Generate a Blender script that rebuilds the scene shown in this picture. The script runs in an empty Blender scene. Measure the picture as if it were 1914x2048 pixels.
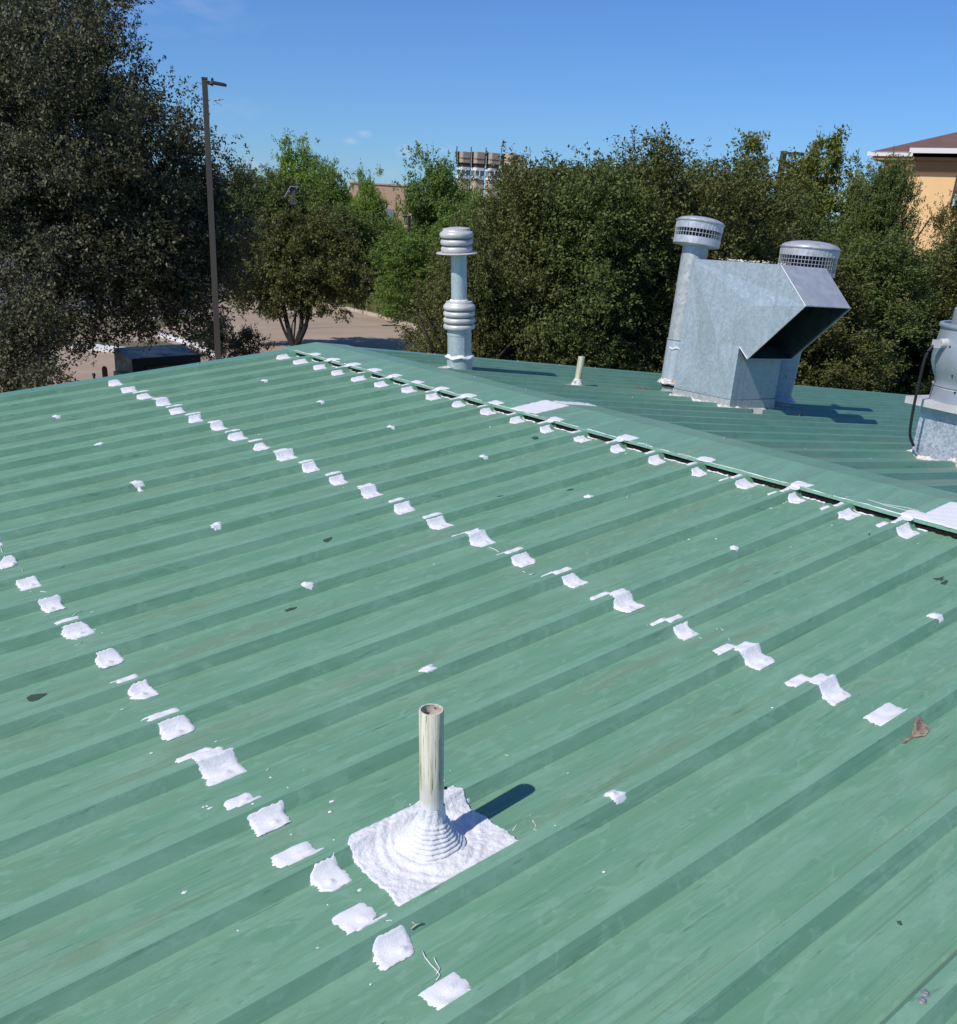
import bpy, math, random
import numpy as np
from mathutils import Vector, Matrix, Euler
random.seed(7)
scene = bpy.context.scene
COL = scene.collection
R = math.radians

# ------------------------------------------------------------------ camera
F_PX, CX, CY, W_PX = 1932.565, 957.0, 1278.05, 1914.0
TH, RO, PS = 0.409788, 0.061598, 0.705508
EYE = np.array([-4.68973, 0.0, 1.16787])
S = 0.10134                      # roof slope
_fw = np.array([math.sin(PS)*math.cos(TH), math.cos(PS)*math.cos(TH), -math.sin(TH)])
_r = np.array([math.cos(PS), -math.sin(PS), 0.0]); _u = np.cross(_r, _fw)
RT = math.cos(RO)*_r + math.sin(RO)*_u
UP = -math.sin(RO)*_r + math.cos(RO)*_u
FW = _fw
cam_data = bpy.data.cameras.new('camera'); cam = bpy.data.objects.new('camera', cam_data); COL.objects.link(cam)
cam.matrix_world = Matrix(((RT[0], UP[0], -FW[0], EYE[0]), (RT[1], UP[1], -FW[1], EYE[1]), (RT[2], UP[2], -FW[2], EYE[2]), (0, 0, 0, 1)))
cam_data.sensor_fit = 'HORIZONTAL'; cam_data.sensor_width = 36.0
cam_data.lens = 36.0*F_PX/W_PX
cam_data.shift_y = (CY-1024.0)/W_PX
cam_data.clip_start = 0.05; cam_data.clip_end = 6000
scene.camera = cam

# ------------------------------------------------------------------ sky, sun, exposure
SUN = Vector((-0.70, -0.045, 0.712)).normalized()
world = bpy.data.worlds.new('World'); scene.world = world; world.use_nodes = True
wn, wl = world.node_tree.nodes, world.node_tree.links
bg = wn['Background']
sky = wn.new('ShaderNodeTexSky'); sky.sky_type = 'NISHITA'; sky.sun_disc = False
sky.sun_elevation = math.asin(SUN.z); sky.sun_rotation = math.atan2(SUN.x, SUN.y) % (2*math.pi)
sky.air_density = 1.0; sky.dust_density = 0.15; sky.ozone_density = 2.4; sky.altitude = 0
bg.inputs[1].default_value = 0.105
sun_d = bpy.data.lights.new('sun', 'SUN'); sun_o = bpy.data.objects.new('sun', sun_d); COL.objects.link(sun_o)
sun_d.energy = 3.9; sun_d.angle = R(0.53); sun_d.color = (1.0, 0.955, 0.88)
sun_o.rotation_euler = SUN.to_track_quat('Z', 'Y').to_euler()
scene.view_settings.view_transform = 'Standard'; scene.view_settings.look = 'None'
scene.view_settings.exposure = 0.0; scene.view_settings.gamma = 1.0; scene.view_settings.use_curve_mapping = False
scene.render.engine = 'CYCLES'
scene.cycles.max_bounces = 6; scene.cycles.transparent_max_bounces = 8

# pixel helpers: photograph pixel -> point of the place at a known depth / height / plane
def ray(x, y): return F_PX*FW + (x-CX)*RT - (y-CY)*UP
def at(x, y, depth): d = ray(x, y); return EYE + d*(depth/F_PX)
def on_z(x, y, z): d = ray(x, y); return EYE + d*((z-EYE[2])/d[2])
def on_y(x, y, Y): d = ray(x, y); return EYE + d*((Y-EYE[1])/d[1])
def on_near(x, y, h=0.0): d = ray(x, y); return EYE + d*((S*EYE[0]+h-EYE[2])/(d[2]-S*d[0]))
def on_far(x, y, h=0.0): d = ray(x, y); return EYE + d*((-S*EYE[0]+h-EYE[2])/(d[2]+S*d[0]))
def depth_of(p): return float((np.array(p)-EYE) @ FW)

# small clouds low in the sky, as part of the sky shader (fixed directions in the world)
def sky_clouds():
    tint = wn.new('ShaderNodeMix'); tint.data_type = 'RGBA'; tint.blend_type = 'MULTIPLY'; tint.inputs['Factor'].default_value = 1
    wl.new(sky.outputs[0], tint.inputs[6]); tint.inputs[7].default_value = (.41, .67, 1.09, 1)   # camera white balance
    tc = wn.new('ShaderNodeTexCoord')
    noise = wn.new('ShaderNodeTexNoise'); noise.inputs['Scale'].default_value = 38; noise.inputs['Detail'].default_value = 5
    mp = wn.new('ShaderNodeMapping'); mp.inputs['Scale'].default_value = (1, 1, 2.6)
    wl.new(tc.outputs['Generated'], mp.inputs[0]); wl.new(mp.outputs[0], noise.inputs[0])
    total = None
    for (px, py, rad, amt) in ((700, 280, .0065, .55), (728, 268, .0055, .75), (818, 303, .010, .55), (850, 300, .006, .4), (890, 296, .0075, .45),
                               (470, 215, .02, .12), (380, 2, .05, .14), (500, 330, .012, .25), (775, 345, .012, .12), (240, -10, .06, .1), (1060, 325, .01, .2)):
        d = ray(px, py); d = d/np.linalg.norm(d)
        sub = wn.new('ShaderNodeVectorMath'); sub.operation = 'SUBTRACT'; wl.new(tc.outputs['Generated'], sub.inputs[0]); sub.inputs[1].default_value = tuple(d)
        mul = wn.new('ShaderNodeVectorMath'); mul.operation = 'MULTIPLY'; wl.new(sub.outputs[0], mul.inputs[0]); mul.inputs[1].default_value = (1, 1, 2.2)
        ln = wn.new('ShaderNodeVectorMath'); ln.operation = 'LENGTH'; wl.new(mul.outputs[0], ln.inputs[0])
        mr = wn.new('ShaderNodeMapRange'); wl.new(ln.outputs['Value'], mr.inputs[0])
        mr.inputs[1].default_value = rad*1.5; mr.inputs[2].default_value = 0.0; mr.inputs[3].default_value = 0.0; mr.inputs[4].default_value = amt
        if total is None: total = mr.outputs[0]
        else:
            a = wn.new('ShaderNodeMath'); a.operation = 'MAXIMUM'; wl.new(total, a.inputs[0]); wl.new(mr.outputs[0], a.inputs[1]); total = a.outputs[0]
    nr = wn.new('ShaderNodeMapRange'); wl.new(noise.outputs[0], nr.inputs[0]); nr.inputs[1].default_value = .38; nr.inputs[2].default_value = .62
    m = wn.new('ShaderNodeMath'); m.operation = 'MULTIPLY'; wl.new(total, m.inputs[0]); wl.new(nr.outputs[0], m.inputs[1])
    mix = wn.new('ShaderNodeMix'); mix.data_type = 'RGBA'; wl.new(m.outputs[0], mix.inputs['Factor'])
    wl.new(tint.outputs[2], mix.inputs[6]); mix.inputs[7].default_value = (6.2, 6.8, 8.2, 1)
    wl.new(mix.outputs[2], bg.inputs[0])
sky_clouds()

# ------------------------------------------------------------------ materials
MATS = {}
def new_mat(name, color=(.5, .5, .5), rough=.6, metal=0.0, spec=.5):
    m = bpy.data.materials.new(name); m.use_nodes = True; MATS[name] = m
    b = m.node_tree.nodes['Principled BSDF']
    b.inputs['Base Color'].default_value = (*color, 1); b.inputs['Roughness'].default_value = rough
    b.inputs['Metallic'].default_value = metal; b.inputs['Specular IOR Level'].default_value = spec
    return m, m.node_tree.nodes, m.node_tree.links, b
def noise(n, l, scale, detail=4, rough=.55, vec=None, mapping=(1, 1, 1), coord='Position', dist=0.0):
    if vec is None:
        if coord == 'Position': g = n.new('ShaderNodeNewGeometry'); src = g.outputs['Position']
        else: g = n.new('ShaderNodeTexCoord'); src = g.outputs['Object']
    else: src = vec
    mp = n.new('ShaderNodeMapping'); mp.inputs['Scale'].default_value = mapping; l.new(src, mp.inputs[0])
    t = n.new('ShaderNodeTexNoise'); t.inputs['Scale'].default_value = scale; t.inputs['Detail'].default_value = detail
    t.inputs['Roughness'].default_value = rough; t.inputs['Distortion'].default_value = dist
    l.new(mp.outputs[0], t.inputs['Vector']); return t.outputs['Fac']
def remap(n, l, v, a, b, c=0.0, d=1.0):
    r = n.new('ShaderNodeMapRange'); l.new(v, r.inputs[0]); r.inputs[1].default_value = a; r.inputs[2].default_value = b
    r.inputs[3].default_value = c; r.inputs[4].default_value = d; return r.outputs[0]
def mix(n, l, f, c1, c2):
    x = n.new('ShaderNodeMix'); x.data_type = 'RGBA'
    if hasattr(f, 'is_linked') or hasattr(f, 'links'): l.new(f, x.inputs['Factor'])
    else: x.inputs['Factor'].default_value = f
    for c, i in ((c1, 6), (c2, 7)):
        if isinstance(c, tuple): x.inputs[i].default_value = (*c, 1)
        else: l.new(c, x.inputs[i])
    return x.outputs[2]
def math2(n, l, op, a, b):
    m = n.new('ShaderNodeMath'); m.operation = op
    for v, i in ((a, 0), (b, 1)):
        if isinstance(v, (int, float)): m.inputs[i].default_value = v
        else: l.new(v, m.inputs[i])
    return m.outputs[0]
def bump(n, l, b, h, strength=.3, dist=.01):
    x = n.new('ShaderNodeBump'); x.inputs['Strength'].default_value = strength; x.inputs['Distance'].default_value = dist
    l.new(h, x.inputs['Height']); l.new(x.outputs[0], b.inputs['Normal'])

def roof_paint(name, base, streak, dirt, light, PAN=(.49, .64, .5)):
    m, n, l, b = new_mat(name, base, .5, 0, .4)
    s1 = noise(n, l, 1, 5, .62, mapping=(1.6, 22, 1))            # long streaks along the ribs
    s2 = noise(n, l, 1, 6, .6, mapping=(7, 60, 1), dist=.4)
    pat = noise(n, l, 1, 5, .6, mapping=(2.4, 11, 1), dist=.8)        # soft blotches
    dr = noise(n, l, 1, 4, .6, mapping=(.9, 4.5, 1), dist=.5)
    sm = noise(n, l, 1, 4, .55, mapping=(8, 21, 1), dist=1.5)    # chalky rubbed smudges
    c = mix(n, l, remap(n, l, s1, .42, .62), base, streak)
    g = n.new('ShaderNodeNewGeometry'); sp = n.new('ShaderNodeSeparateXYZ'); l.new(g.outputs['Position'], sp.inputs[0])
    dd = math2(n, l, 'MODULO', math2(n, l, 'ADD', math2(n, l, 'MULTIPLY', sp.outputs[1], -1), 8.1609+.3048*4), .3048)
    pan = math2(n, l, 'MULTIPLY', remap(n, l, dd, .024, .05), remap(n, l, dd, .25, .22))
    fac = math2(n, l, 'MULTIPLY', remap(n, l, dr, PAN[0], PAN[1], 0, PAN[2]), remap(n, l, pan, 0, 1, .25, 1))
    c = mix(n, l, fac, c, dirt)
    c = mix(n, l, remap(n, l, pat, .45, .66, 0, .6), c, light)
    c = mix(n, l, remap(n, l, sm, .555, .615, 0, .55), c, light)
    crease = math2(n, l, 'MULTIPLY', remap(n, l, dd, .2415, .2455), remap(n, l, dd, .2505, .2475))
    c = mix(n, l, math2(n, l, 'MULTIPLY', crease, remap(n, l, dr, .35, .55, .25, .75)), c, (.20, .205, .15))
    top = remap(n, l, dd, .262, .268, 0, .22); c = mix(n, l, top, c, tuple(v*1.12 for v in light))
    dk = tuple(v*.62 for v in base)
    c = mix(n, l, remap(n, l, s2, .62, .72, 0, .7), c, dk)
    f1 = noise(n, l, 1, 3, .6, mapping=(1.3, 150, 1), dist=.15); f2 = noise(n, l, 1, 2, .6, mapping=(2.5, 5, 1))
    c = mix(n, l, math2(n, l, 'MULTIPLY', remap(n, l, f1, .56, .62, 0, .35), remap(n, l, f2, .45, .6)), c, dk)
    c = mix(n, l, math2(n, l, 'MULTIPLY', remap(n, l, f1, .43, .38, 0, .4), remap(n, l, f2, .55, .42)), c, light)
    # thin dark scuffs, sparse
    sc = noise(n, l, 1, 3, .7, mapping=(5, 42, 1), dist=.9)
    sc2 = noise(n, l, 1, 2, .5, mapping=(1.3, 1.6, 1))
    k = math2(n, l, 'MULTIPLY', remap(n, l, sc, .70, .725), remap(n, l, sc2, .48, .58, 0, .85))
    c = mix(n, l, k, c, (.03, .10, .08))
    # fine wandering contour lines (walked-on chalk)
    w = noise(n, l, 1, 3, .5, mapping=(9, 13, 1), dist=1.5)
    d = math2(n, l, 'ABSOLUTE', math2(n, l, 'SUBTRACT', w, .5), 0)
    ln = remap(n, l, d, .0, .006, .32, 0)
    c = mix(n, l, math2(n, l, 'MULTIPLY', ln, remap(n, l, pat, .5, .58)), c, dk)
    fl = noise(n, l, 260, 2, .5)
    c = mix(n, l, remap(n, l, fl, .3, .75, 0, .12), c, dk)
    l.new(c, b.inputs['Base Color'])
    l.new(remap(n, l, pat, .3, .7, .42, .62), b.inputs['Roughness'])
    h = noise(n, l, 1, 3, .5, mapping=(1.6, 5, 1), dist=.6)
    h2 = noise(n, l, 120, 2)
    hh = math2(n, l, 'ADD', math2(n, l, 'MULTIPLY', h, 6.0), math2(n, l, 'MULTIPLY', h2, .05))
    bump(n, l, b, hh, .30, .006)
    return m
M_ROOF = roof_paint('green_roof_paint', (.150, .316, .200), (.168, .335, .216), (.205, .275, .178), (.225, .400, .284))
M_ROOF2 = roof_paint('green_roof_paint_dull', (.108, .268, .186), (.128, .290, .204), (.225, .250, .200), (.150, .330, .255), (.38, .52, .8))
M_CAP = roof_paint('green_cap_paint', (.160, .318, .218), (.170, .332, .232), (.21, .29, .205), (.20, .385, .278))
M_TRIM, n, l, b = new_mat('green_trim_paint', (.13, .31, .235), .45)

M_WHITE, n, l, b = new_mat('white_sealant', (.80, .80, .83), .55, 0, .35)
v = noise(n, l, 60, 4, .6); v2 = noise(n, l, 240, 3, .6); v3 = noise(n, l, 18, 3)
l.new(mix(n, l, remap(n, l, v, .35, .75, 0, .35), (.80, .79, .80), (.70, .69, .71)), b.inputs['Base Color'])
bump(n, l, b, math2(n, l, 'ADD', v, math2(n, l, 'MULTIPLY', v2, .35)), .4, .004)
M_WHITER, n, l, b = new_mat('rough_white_coating', (.80, .80, .83), .6, 0, .3)
v = noise(n, l, 75, 5, .65, dist=.4); v2 = noise(n, l, 30, 3, .6); v3 = noise(n, l, 12, 3)
l.new(mix(n, l, remap(n, l, v3, .45, .7, 0, .5), (.79, .78, .79), (.68, .66, .67)), b.inputs['Base Color'])
bump(n, l, b, math2(n, l, 'ADD', v, math2(n, l, 'MULTIPLY', v2, .9)), .75, .007)
M_WHITE_OLD, n, l, b = new_mat('old_white_sealant', (.6, .55, .48), .7)
v = noise(n, l, 35, 5, .65)
l.new(mix(n, l, remap(n, l, v, .45, .62), (.74, .71, .66), (.33, .25, .19)), b.inputs['Base Color']); bump(n, l, b, v, .8, .01)
M_FOAM, n, l, b = new_mat('black_closure_foam', (.012, .012, .012), .8, 0, .2)
v = noise(n, l, 45, 5, .7); l.new(mix(n, l, remap(n, l, v, .6, .72), (.009, .009, .010), (.045, .046, .048)), b.inputs['Base Color']); bump(n, l, b, v, .8, .01)

def galv(name, c1, c2, metal=.55, rough=.42, sc=55, streak=True):
    m, n, l, b = new_mat(name, c1, rough, metal, .5)
    g = n.new('ShaderNodeTexCoord')
    vo = n.new('ShaderNodeTexVoronoi'); vo.inputs['Scale'].default_value = sc; vo.inputs['Randomness'].default_value = 1
    nz = noise(n, l, 7, 4, .6, coord='Object'); fine = noise(n, l, 90, 3, .6, coord='Object')
    l.new(g.outputs['Object'], vo.inputs['Vector'])
    sep = n.new('ShaderNodeSeparateColor'); l.new(vo.outputs['Color'], sep.inputs[0])
    f = math2(n, l, 'ADD', math2(n, l, 'MULTIPLY', sep.outputs[0], .55), math2(n, l, 'MULTIPLY', nz, .6))
    c = mix(n, l, remap(n, l, f, .25, .95), c1, c2)
    c = mix(n, l, remap(n, l, fine, .66, .72, 0, .7), c, (.78, .82, .85))
    c = mix(n, l, remap(n, l, fine, .30, .26, 0, .5), c, (.22, .25, .27))
    if streak:
        st = noise(n, l, 1, 4, .6, coord='Object', mapping=(22, 22, 1.5))
        c = mix(n, l, remap(n, l, st, .52, .7, 0, .35), c, tuple(v*.75 for v in c1))
    l.new(c, b.inputs['Base Color'])
    l.new(remap(n, l, f, .2, 1, rough-.06, rough+.12), b.inputs['Roughness'])
    bump(n, l, b, nz, .05, .02)
    return m
M_GALV = galv('galvanized_duct', (.36, .43, .455), (.50, .57, .60), .3, .42)
M_GALV2 = galv('galvanized_pipe', (.42, .44, .43), (.60, .61, .59), .35, .42, 40)
M_GALV_BLUE = galv('galvanized_blue_pipe', (.42, .49, .52), (.56, .63, .65), .3, .38, 90)
M_CURB = galv('galvanized_spangle', (.30, .35, .42), (.66, .68, .73), .3, .45, 80, False)
M_ALU = galv('aluminium_cap', (.55, .55, .55), (.68, .68, .69), .45, .38, 30)
M_LOUVER, n, l, b = new_mat('pale_louver_metal', (.60, .59, .57), .42, .12)
v = noise(n, l, 12, 4, .6); l.new(mix(n, l, remap(n, l, v, .4, .7), (.64, .62, .59), (.50, .48, .46)), b.inputs['Base Color'])
M_FAN, n, l, b = new_mat('spun_aluminium_grey', (.43, .46, .50), .38, .35)
v = noise(n, l, 5, 3, .5); l.new(mix(n, l, remap(n, l, v, .35, .7), (.45, .48, .52), (.37, .40, .43)), b.inputs['Base Color'])
M_BLACK, n, l, b = new_mat('black_rubber', (.012, .014, .015), .5)
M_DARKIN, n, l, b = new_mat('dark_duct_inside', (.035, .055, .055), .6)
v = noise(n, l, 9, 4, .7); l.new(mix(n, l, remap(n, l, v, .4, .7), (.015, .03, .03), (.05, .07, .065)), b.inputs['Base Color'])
M_STEEL, n, l, b = new_mat('screw_steel', (.42, .42, .42), .4, .6)
M_RUST, n, l, b = new_mat('rusty_red_steel', (.13, .045, .03), .7)

M_PIPE, n, l, b = new_mat('weathered_pvc', (.6, .57, .46), .8, 0, .2)
g = n.new('ShaderNodeTexCoord'); sx = n.new('ShaderNodeSeparateXYZ'); l.new(g.outputs['Object'], sx.inputs[0])
st = noise(n, l, 1, 5, .65, coord='Object', mapping=(120, 120, 3)); st2 = noise(n, l, 1, 4, .7, coord="Object", mapping=(300, 300, 7))
st3 = noise(n, l, 40, 4, .6, coord='Object')
stain = mix(n, l, remap(n, l, st, .46, .60), (.74, .70, .57), (.54, .49, .33))
stain = mix(n, l, remap(n, l, st2, .56, .62), stain, (.17, .145, .09))
edge = math2(n, l, 'ADD', sx.outputs[2], math2(n, l, 'MULTIPLY', math2(n, l, 'SUBTRACT', st, .5), .12))
c = mix(n, l, remap(n, l, edge, .188, .198), (.66, .61, .54), stain)
white_e = math2(n, l, 'ADD', sx.outputs[2], math2(n, l, 'MULTIPLY', math2(n, l, 'SUBTRACT', st3, .5), .05))
c = mix(n, l, remap(n, l, white_e, .130, .155), (.80, .78, .77), c)
l.new(c, b.inputs['Base Color']); bump(n, l, b, math2(n, l, 'ADD', st, math2(n, l, 'MULTIPLY', st2, .5)), .5, .003)
M_PIPEIN, n, l, b = new_mat('pipe_inside', (.5, .44, .38), .7)
v = noise(n, l, 60, 4, .7); l.new(mix(n, l, remap(n, l, v, .55, .62), (.55, .48, .42), (.16, .13, .11)), b.inputs['Base Color'])
M_PIPE2, n, l, b = new_mat('yellowed_pvc', (.58, .55, .38), .6)
v = noise(n, l, 1, 4, .6, mapping=(60, 60, 5)); l.new(mix(n, l, remap(n, l, v, .42, .62), (.66, .64, .48), (.40, .37, .22)), b.inputs['Base Color'])

def leaf_mat(name, c1, c2, c3, trans=.22, rough=.42):
    m, n, l, b = new_mat(name, c1, rough+.12, 0, .28)
    g = n.new('ShaderNodeNewGeometry')
    r1 = g.outputs['Random Per Island']
    nz = noise(n, l, .9, 3, .6)
    c = mix(n, l, r1, c1, c2)
    c = mix(n, l, remap(n, l, nz, .5, .68, 0, .8), c, c3)
    l.new(c, b.inputs['Base Color'])
    t = n.new('ShaderNodeBsdfTranslucent'); tc = mix(n, l, .5, c, c3); l.new(tc, t.inputs[0])
    mx = n.new('ShaderNodeMixShader'); mx.inputs[0].default_value = trans
    l.new(b.outputs[0], mx.inputs[1]); l.new(t.outputs[0], mx.inputs[2])
    l.new(mx.outputs[0], n['Material Output'].inputs['Surface'])
    return m
M_OAK = leaf_mat('oak_leaves', (.062, .068, .034), (.150, .150, .080), (.100, .105, .045), .12, .40)
M_HEDGE = leaf_mat('evergreen_leaves', (.066, .080, .022), (.175, .185, .055), (.130, .125, .028), .2, .40)
M_HEDGE2 = leaf_mat('brighter_evergreen_leaves', (.068, .100, .026), (.165, .205, .055), (.125, .150, .030), .2, .42)
M_BRIGHT = leaf_mat('bright_leaves', (.17, .27, .045), (.32, .43, .085), (.22, .34, .05), .35, .5)
M_MID = leaf_mat('mid_green_leaves', (.110, .185, .038), (.22, .31, .065), (.16, .235, .042), .3, .5)
M_YELLOW = leaf_mat('yellow_green_leaves', (.130, .165, .030), (.27, .27, .055), (.18, .20, .04), .3, .45)
M_BARK, n, l, b = new_mat('dark_bark', (.05, .04, .032), .85)
v = noise(n, l, 1, 5, .7, mapping=(30, 30, 5)); l.new(mix(n, l, v, (.012, .010, .008), (.045, .036, .028)), b.inputs['Base Color']); bump(n, l, b, v, .8, .03)

M_BARKD, n, l, b = new_mat('near_black_bark', (.012, .010, .009), .9)
M_LOT, n, l, b = new_mat('brown_concrete_lot', (.25, .19, .155), .85)
v = noise(n, l, .35, 5, .6); v2 = noise(n, l, 1, 4, .6, mapping=(.12, 1.6, 1)); v3 = noise(n, l, 30, 3, .6)
c = mix(n, l, remap(n, l, v, .35, .65), (.46, .345, .235), (.375, .28, .195))
c = mix(n, l, remap(n, l, v2, .5, .72, 0, .5), c, (.52, .40, .28)); c = mix(n, l, remap(n, l, v3, .3, .8, 0, .25), c, (.14, .11, .10))
l.new(c, b.inputs['Base Color']); bump(n, l, b, v3, .3, .01)
M_ROAD, n, l, b = new_mat('grey_asphalt', (.12, .12, .12), .9)
v = noise(n, l, .5, 5, .6); l.new(mix(n, l, v, (.13, .125, .12), (.20, .19, .185)), b.inputs['Base Color'])
M_GROUND, n, l, b = new_mat('dry_ground', (.12, .12, .06), .95)
v = noise(n, l, .12, 6, .6); l.new(mix(n, l, remap(n, l, v, .4, .6), (.075, .10, .035), (.18, .15, .085)), b.inputs['Base Color'])
M_GRASS, n, l, b = new_mat('verge_grass', (.12, .15, .05), .8)
g = n.new('ShaderNodeNewGeometry'); l.new(mix(n, l, g.outputs['Random Per Island'], (.10, .14, .04), (.26, .25, .10)), b.inputs['Base Color'])
M_KERB, n, l, b = new_mat('concrete_kerb', (.42, .36, .31), .85)
v = noise(n, l, 2.5, 5, .6); l.new(mix(n, l, remap(n, l, v, .35, .7), (.55, .46, .36), (.36, .27, .20)), b.inputs['Base Color'])
M_KERBW, n, l, b = new_mat('white_painted_kerb', (.72, .72, .70), .8)
v = noise(n, l, 3, 5, .6); l.new(mix(n, l, remap(n, l, v, .4, .75), (.76, .76, .74), (.5, .48, .45)), b.inputs['Base Color'])
M_LINE, n, l, b = new_mat('faded_lot_paint', (.42, .36, .30), .85)
M_POLE, n, l, b = new_mat('bronze_pole', (.085, .075, .062), .55, .2)
v = noise(n, l, 1, 4, .6, mapping=(6, 6, .8)); l.new(mix(n, l, v, (.060, .052, .046), (.13, .115, .09)), b.inputs['Base Color'])
M_POLEB, n, l, b = new_mat('black_pole', (.02, .022, .024), .5)
M_GREYBOX, n, l, b = new_mat('dark_grey_box', (.05, .05, .055), .6)
M_DUMP, n, l, b = new_mat('dark_green_steel', (.012, .030, .028), .5, .1)
v = noise(n, l, 3, 4, .6); l.new(mix(n, l, v, (.008, .02, .02), (.022, .045, .042)), b.inputs['Base Color'])
M_LID, n, l, b = new_mat('black_lid', (.03, .04, .05), .4)
M_STUCCO, n, l, b = new_mat('orange_stucco', (.66, .42, .20), .9)
v = noise(n, l, 1.2, 4, .6); l.new(mix(n, l, v, (.84, .56, .28), (.76, .48, .22)), b.inputs['Base Color'])
M_STUCCOB, n, l, b = new_mat('brown_stucco', (.30, .19, .085), .9)
M_FASCIA, n, l, b = new_mat('white_fascia', (.72, .70, .68), .6)
M_SHINGLE, n, l, b = new_mat('red_brown_shingle', (.15, .075, .06), .9)
v = noise(n, l, 1, 3, .6, mapping=(2, 2, 14)); l.new(mix(n, l, v, (.12, .062, .052), (.20, .11, .09)), b.inputs['Base Color'])
M_GLASS, n, l, b = new_mat('window_glass', (.10, .14, .20), .15, 0, .8)
M_FRAME, n, l, b = new_mat('dark_window_frame', (.06, .035, .03), .5)
M_BLIND, n, l, b = new_mat('pale_blind', (.45, .58, .58), .7)
M_TAN, n, l, b = new_mat('tan_concrete', (.36, .25, .18), .85)
v = noise(n, l, .3, 4, .6); l.new(mix(n, l, v, (.52, .41, .31), (.43, .33, .25)), b.inputs['Base Color'])
M_SALMON, n, l, b = new_mat('salmon_brick', (.50, .32, .22), .9)
M_CREAM, n, l, b = new_mat('cream_wall', (.74, .66, .47), .9)
M_DKBAND, n, l, b = new_mat('dark_maroon_band', (.075, .045, .045), .7)
M_WHITEB, n, l, b = new_mat('white_band', (.80, .80, .80), .7)
M_GREYWIN, n, l, b = new_mat('grey_window_band', (.22, .24, .27), .35)
M_LEAFDRY, n, l, b = new_mat('dry_leaf', (.32, .22, .15), .8)
v = noise(n, l, 60, 4, .7); l.new(mix(n, l, remap(n, l, v, .4, .65), (.42, .30, .23), (.17, .12, .09)), b.inputs['Base Color']); bump(n, l, b, v, .8, .004)
M_DEBRIS, n, l, b = new_mat('dark_debris', (.045, .075, .052), .8)
M_DIRT, n, l, b = new_mat('pale_dirt', (.21, .25, .17), .7)
M_STAIN, n, l, b = new_mat('brown_stain', (.15, .13, .09), .8)

# ------------------------------------------------------------------ object helpers
def tag(o, label=None, cat=None, group=None, kind=None):
    if label: o['label'] = label
    if cat: o['category'] = cat
    if group: o['group'] = group
    if kind: o['kind'] = kind
    return o
def empty(name, loc=(0, 0, 0), rot=(0, 0, 0), **kw):
    o = bpy.data.objects.new(name, None); COL.objects.link(o); o.location = loc; o.rotation_euler = rot
    o.empty_display_size = .2; return tag(o, **kw)
def mesh_obj(name, verts, faces, mat, parent=None, smooth=False, **kw):
    me = bpy.data.meshes.new(name); me.from_pydata([tuple(v) for v in verts], [], faces); me.update()
    me.materials.append(mat)
    if smooth: me.polygons.foreach_set('use_smooth', [True]*len(me.polygons))
    o = bpy.data.objects.new(name, me); COL.objects.link(o)
    if parent: o.parent = parent
    return tag(o, **kw)
def link_mesh(name, me, parent=None, loc=(0, 0, 0), rot=(0, 0, 0), scale=(1, 1, 1), **kw):
    o = bpy.data.objects.new(name, me); COL.objects.link(o); o.location = loc; o.rotation_euler = rot; o.scale = scale
    if parent: o.parent = parent
    return tag(o, **kw)
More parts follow.
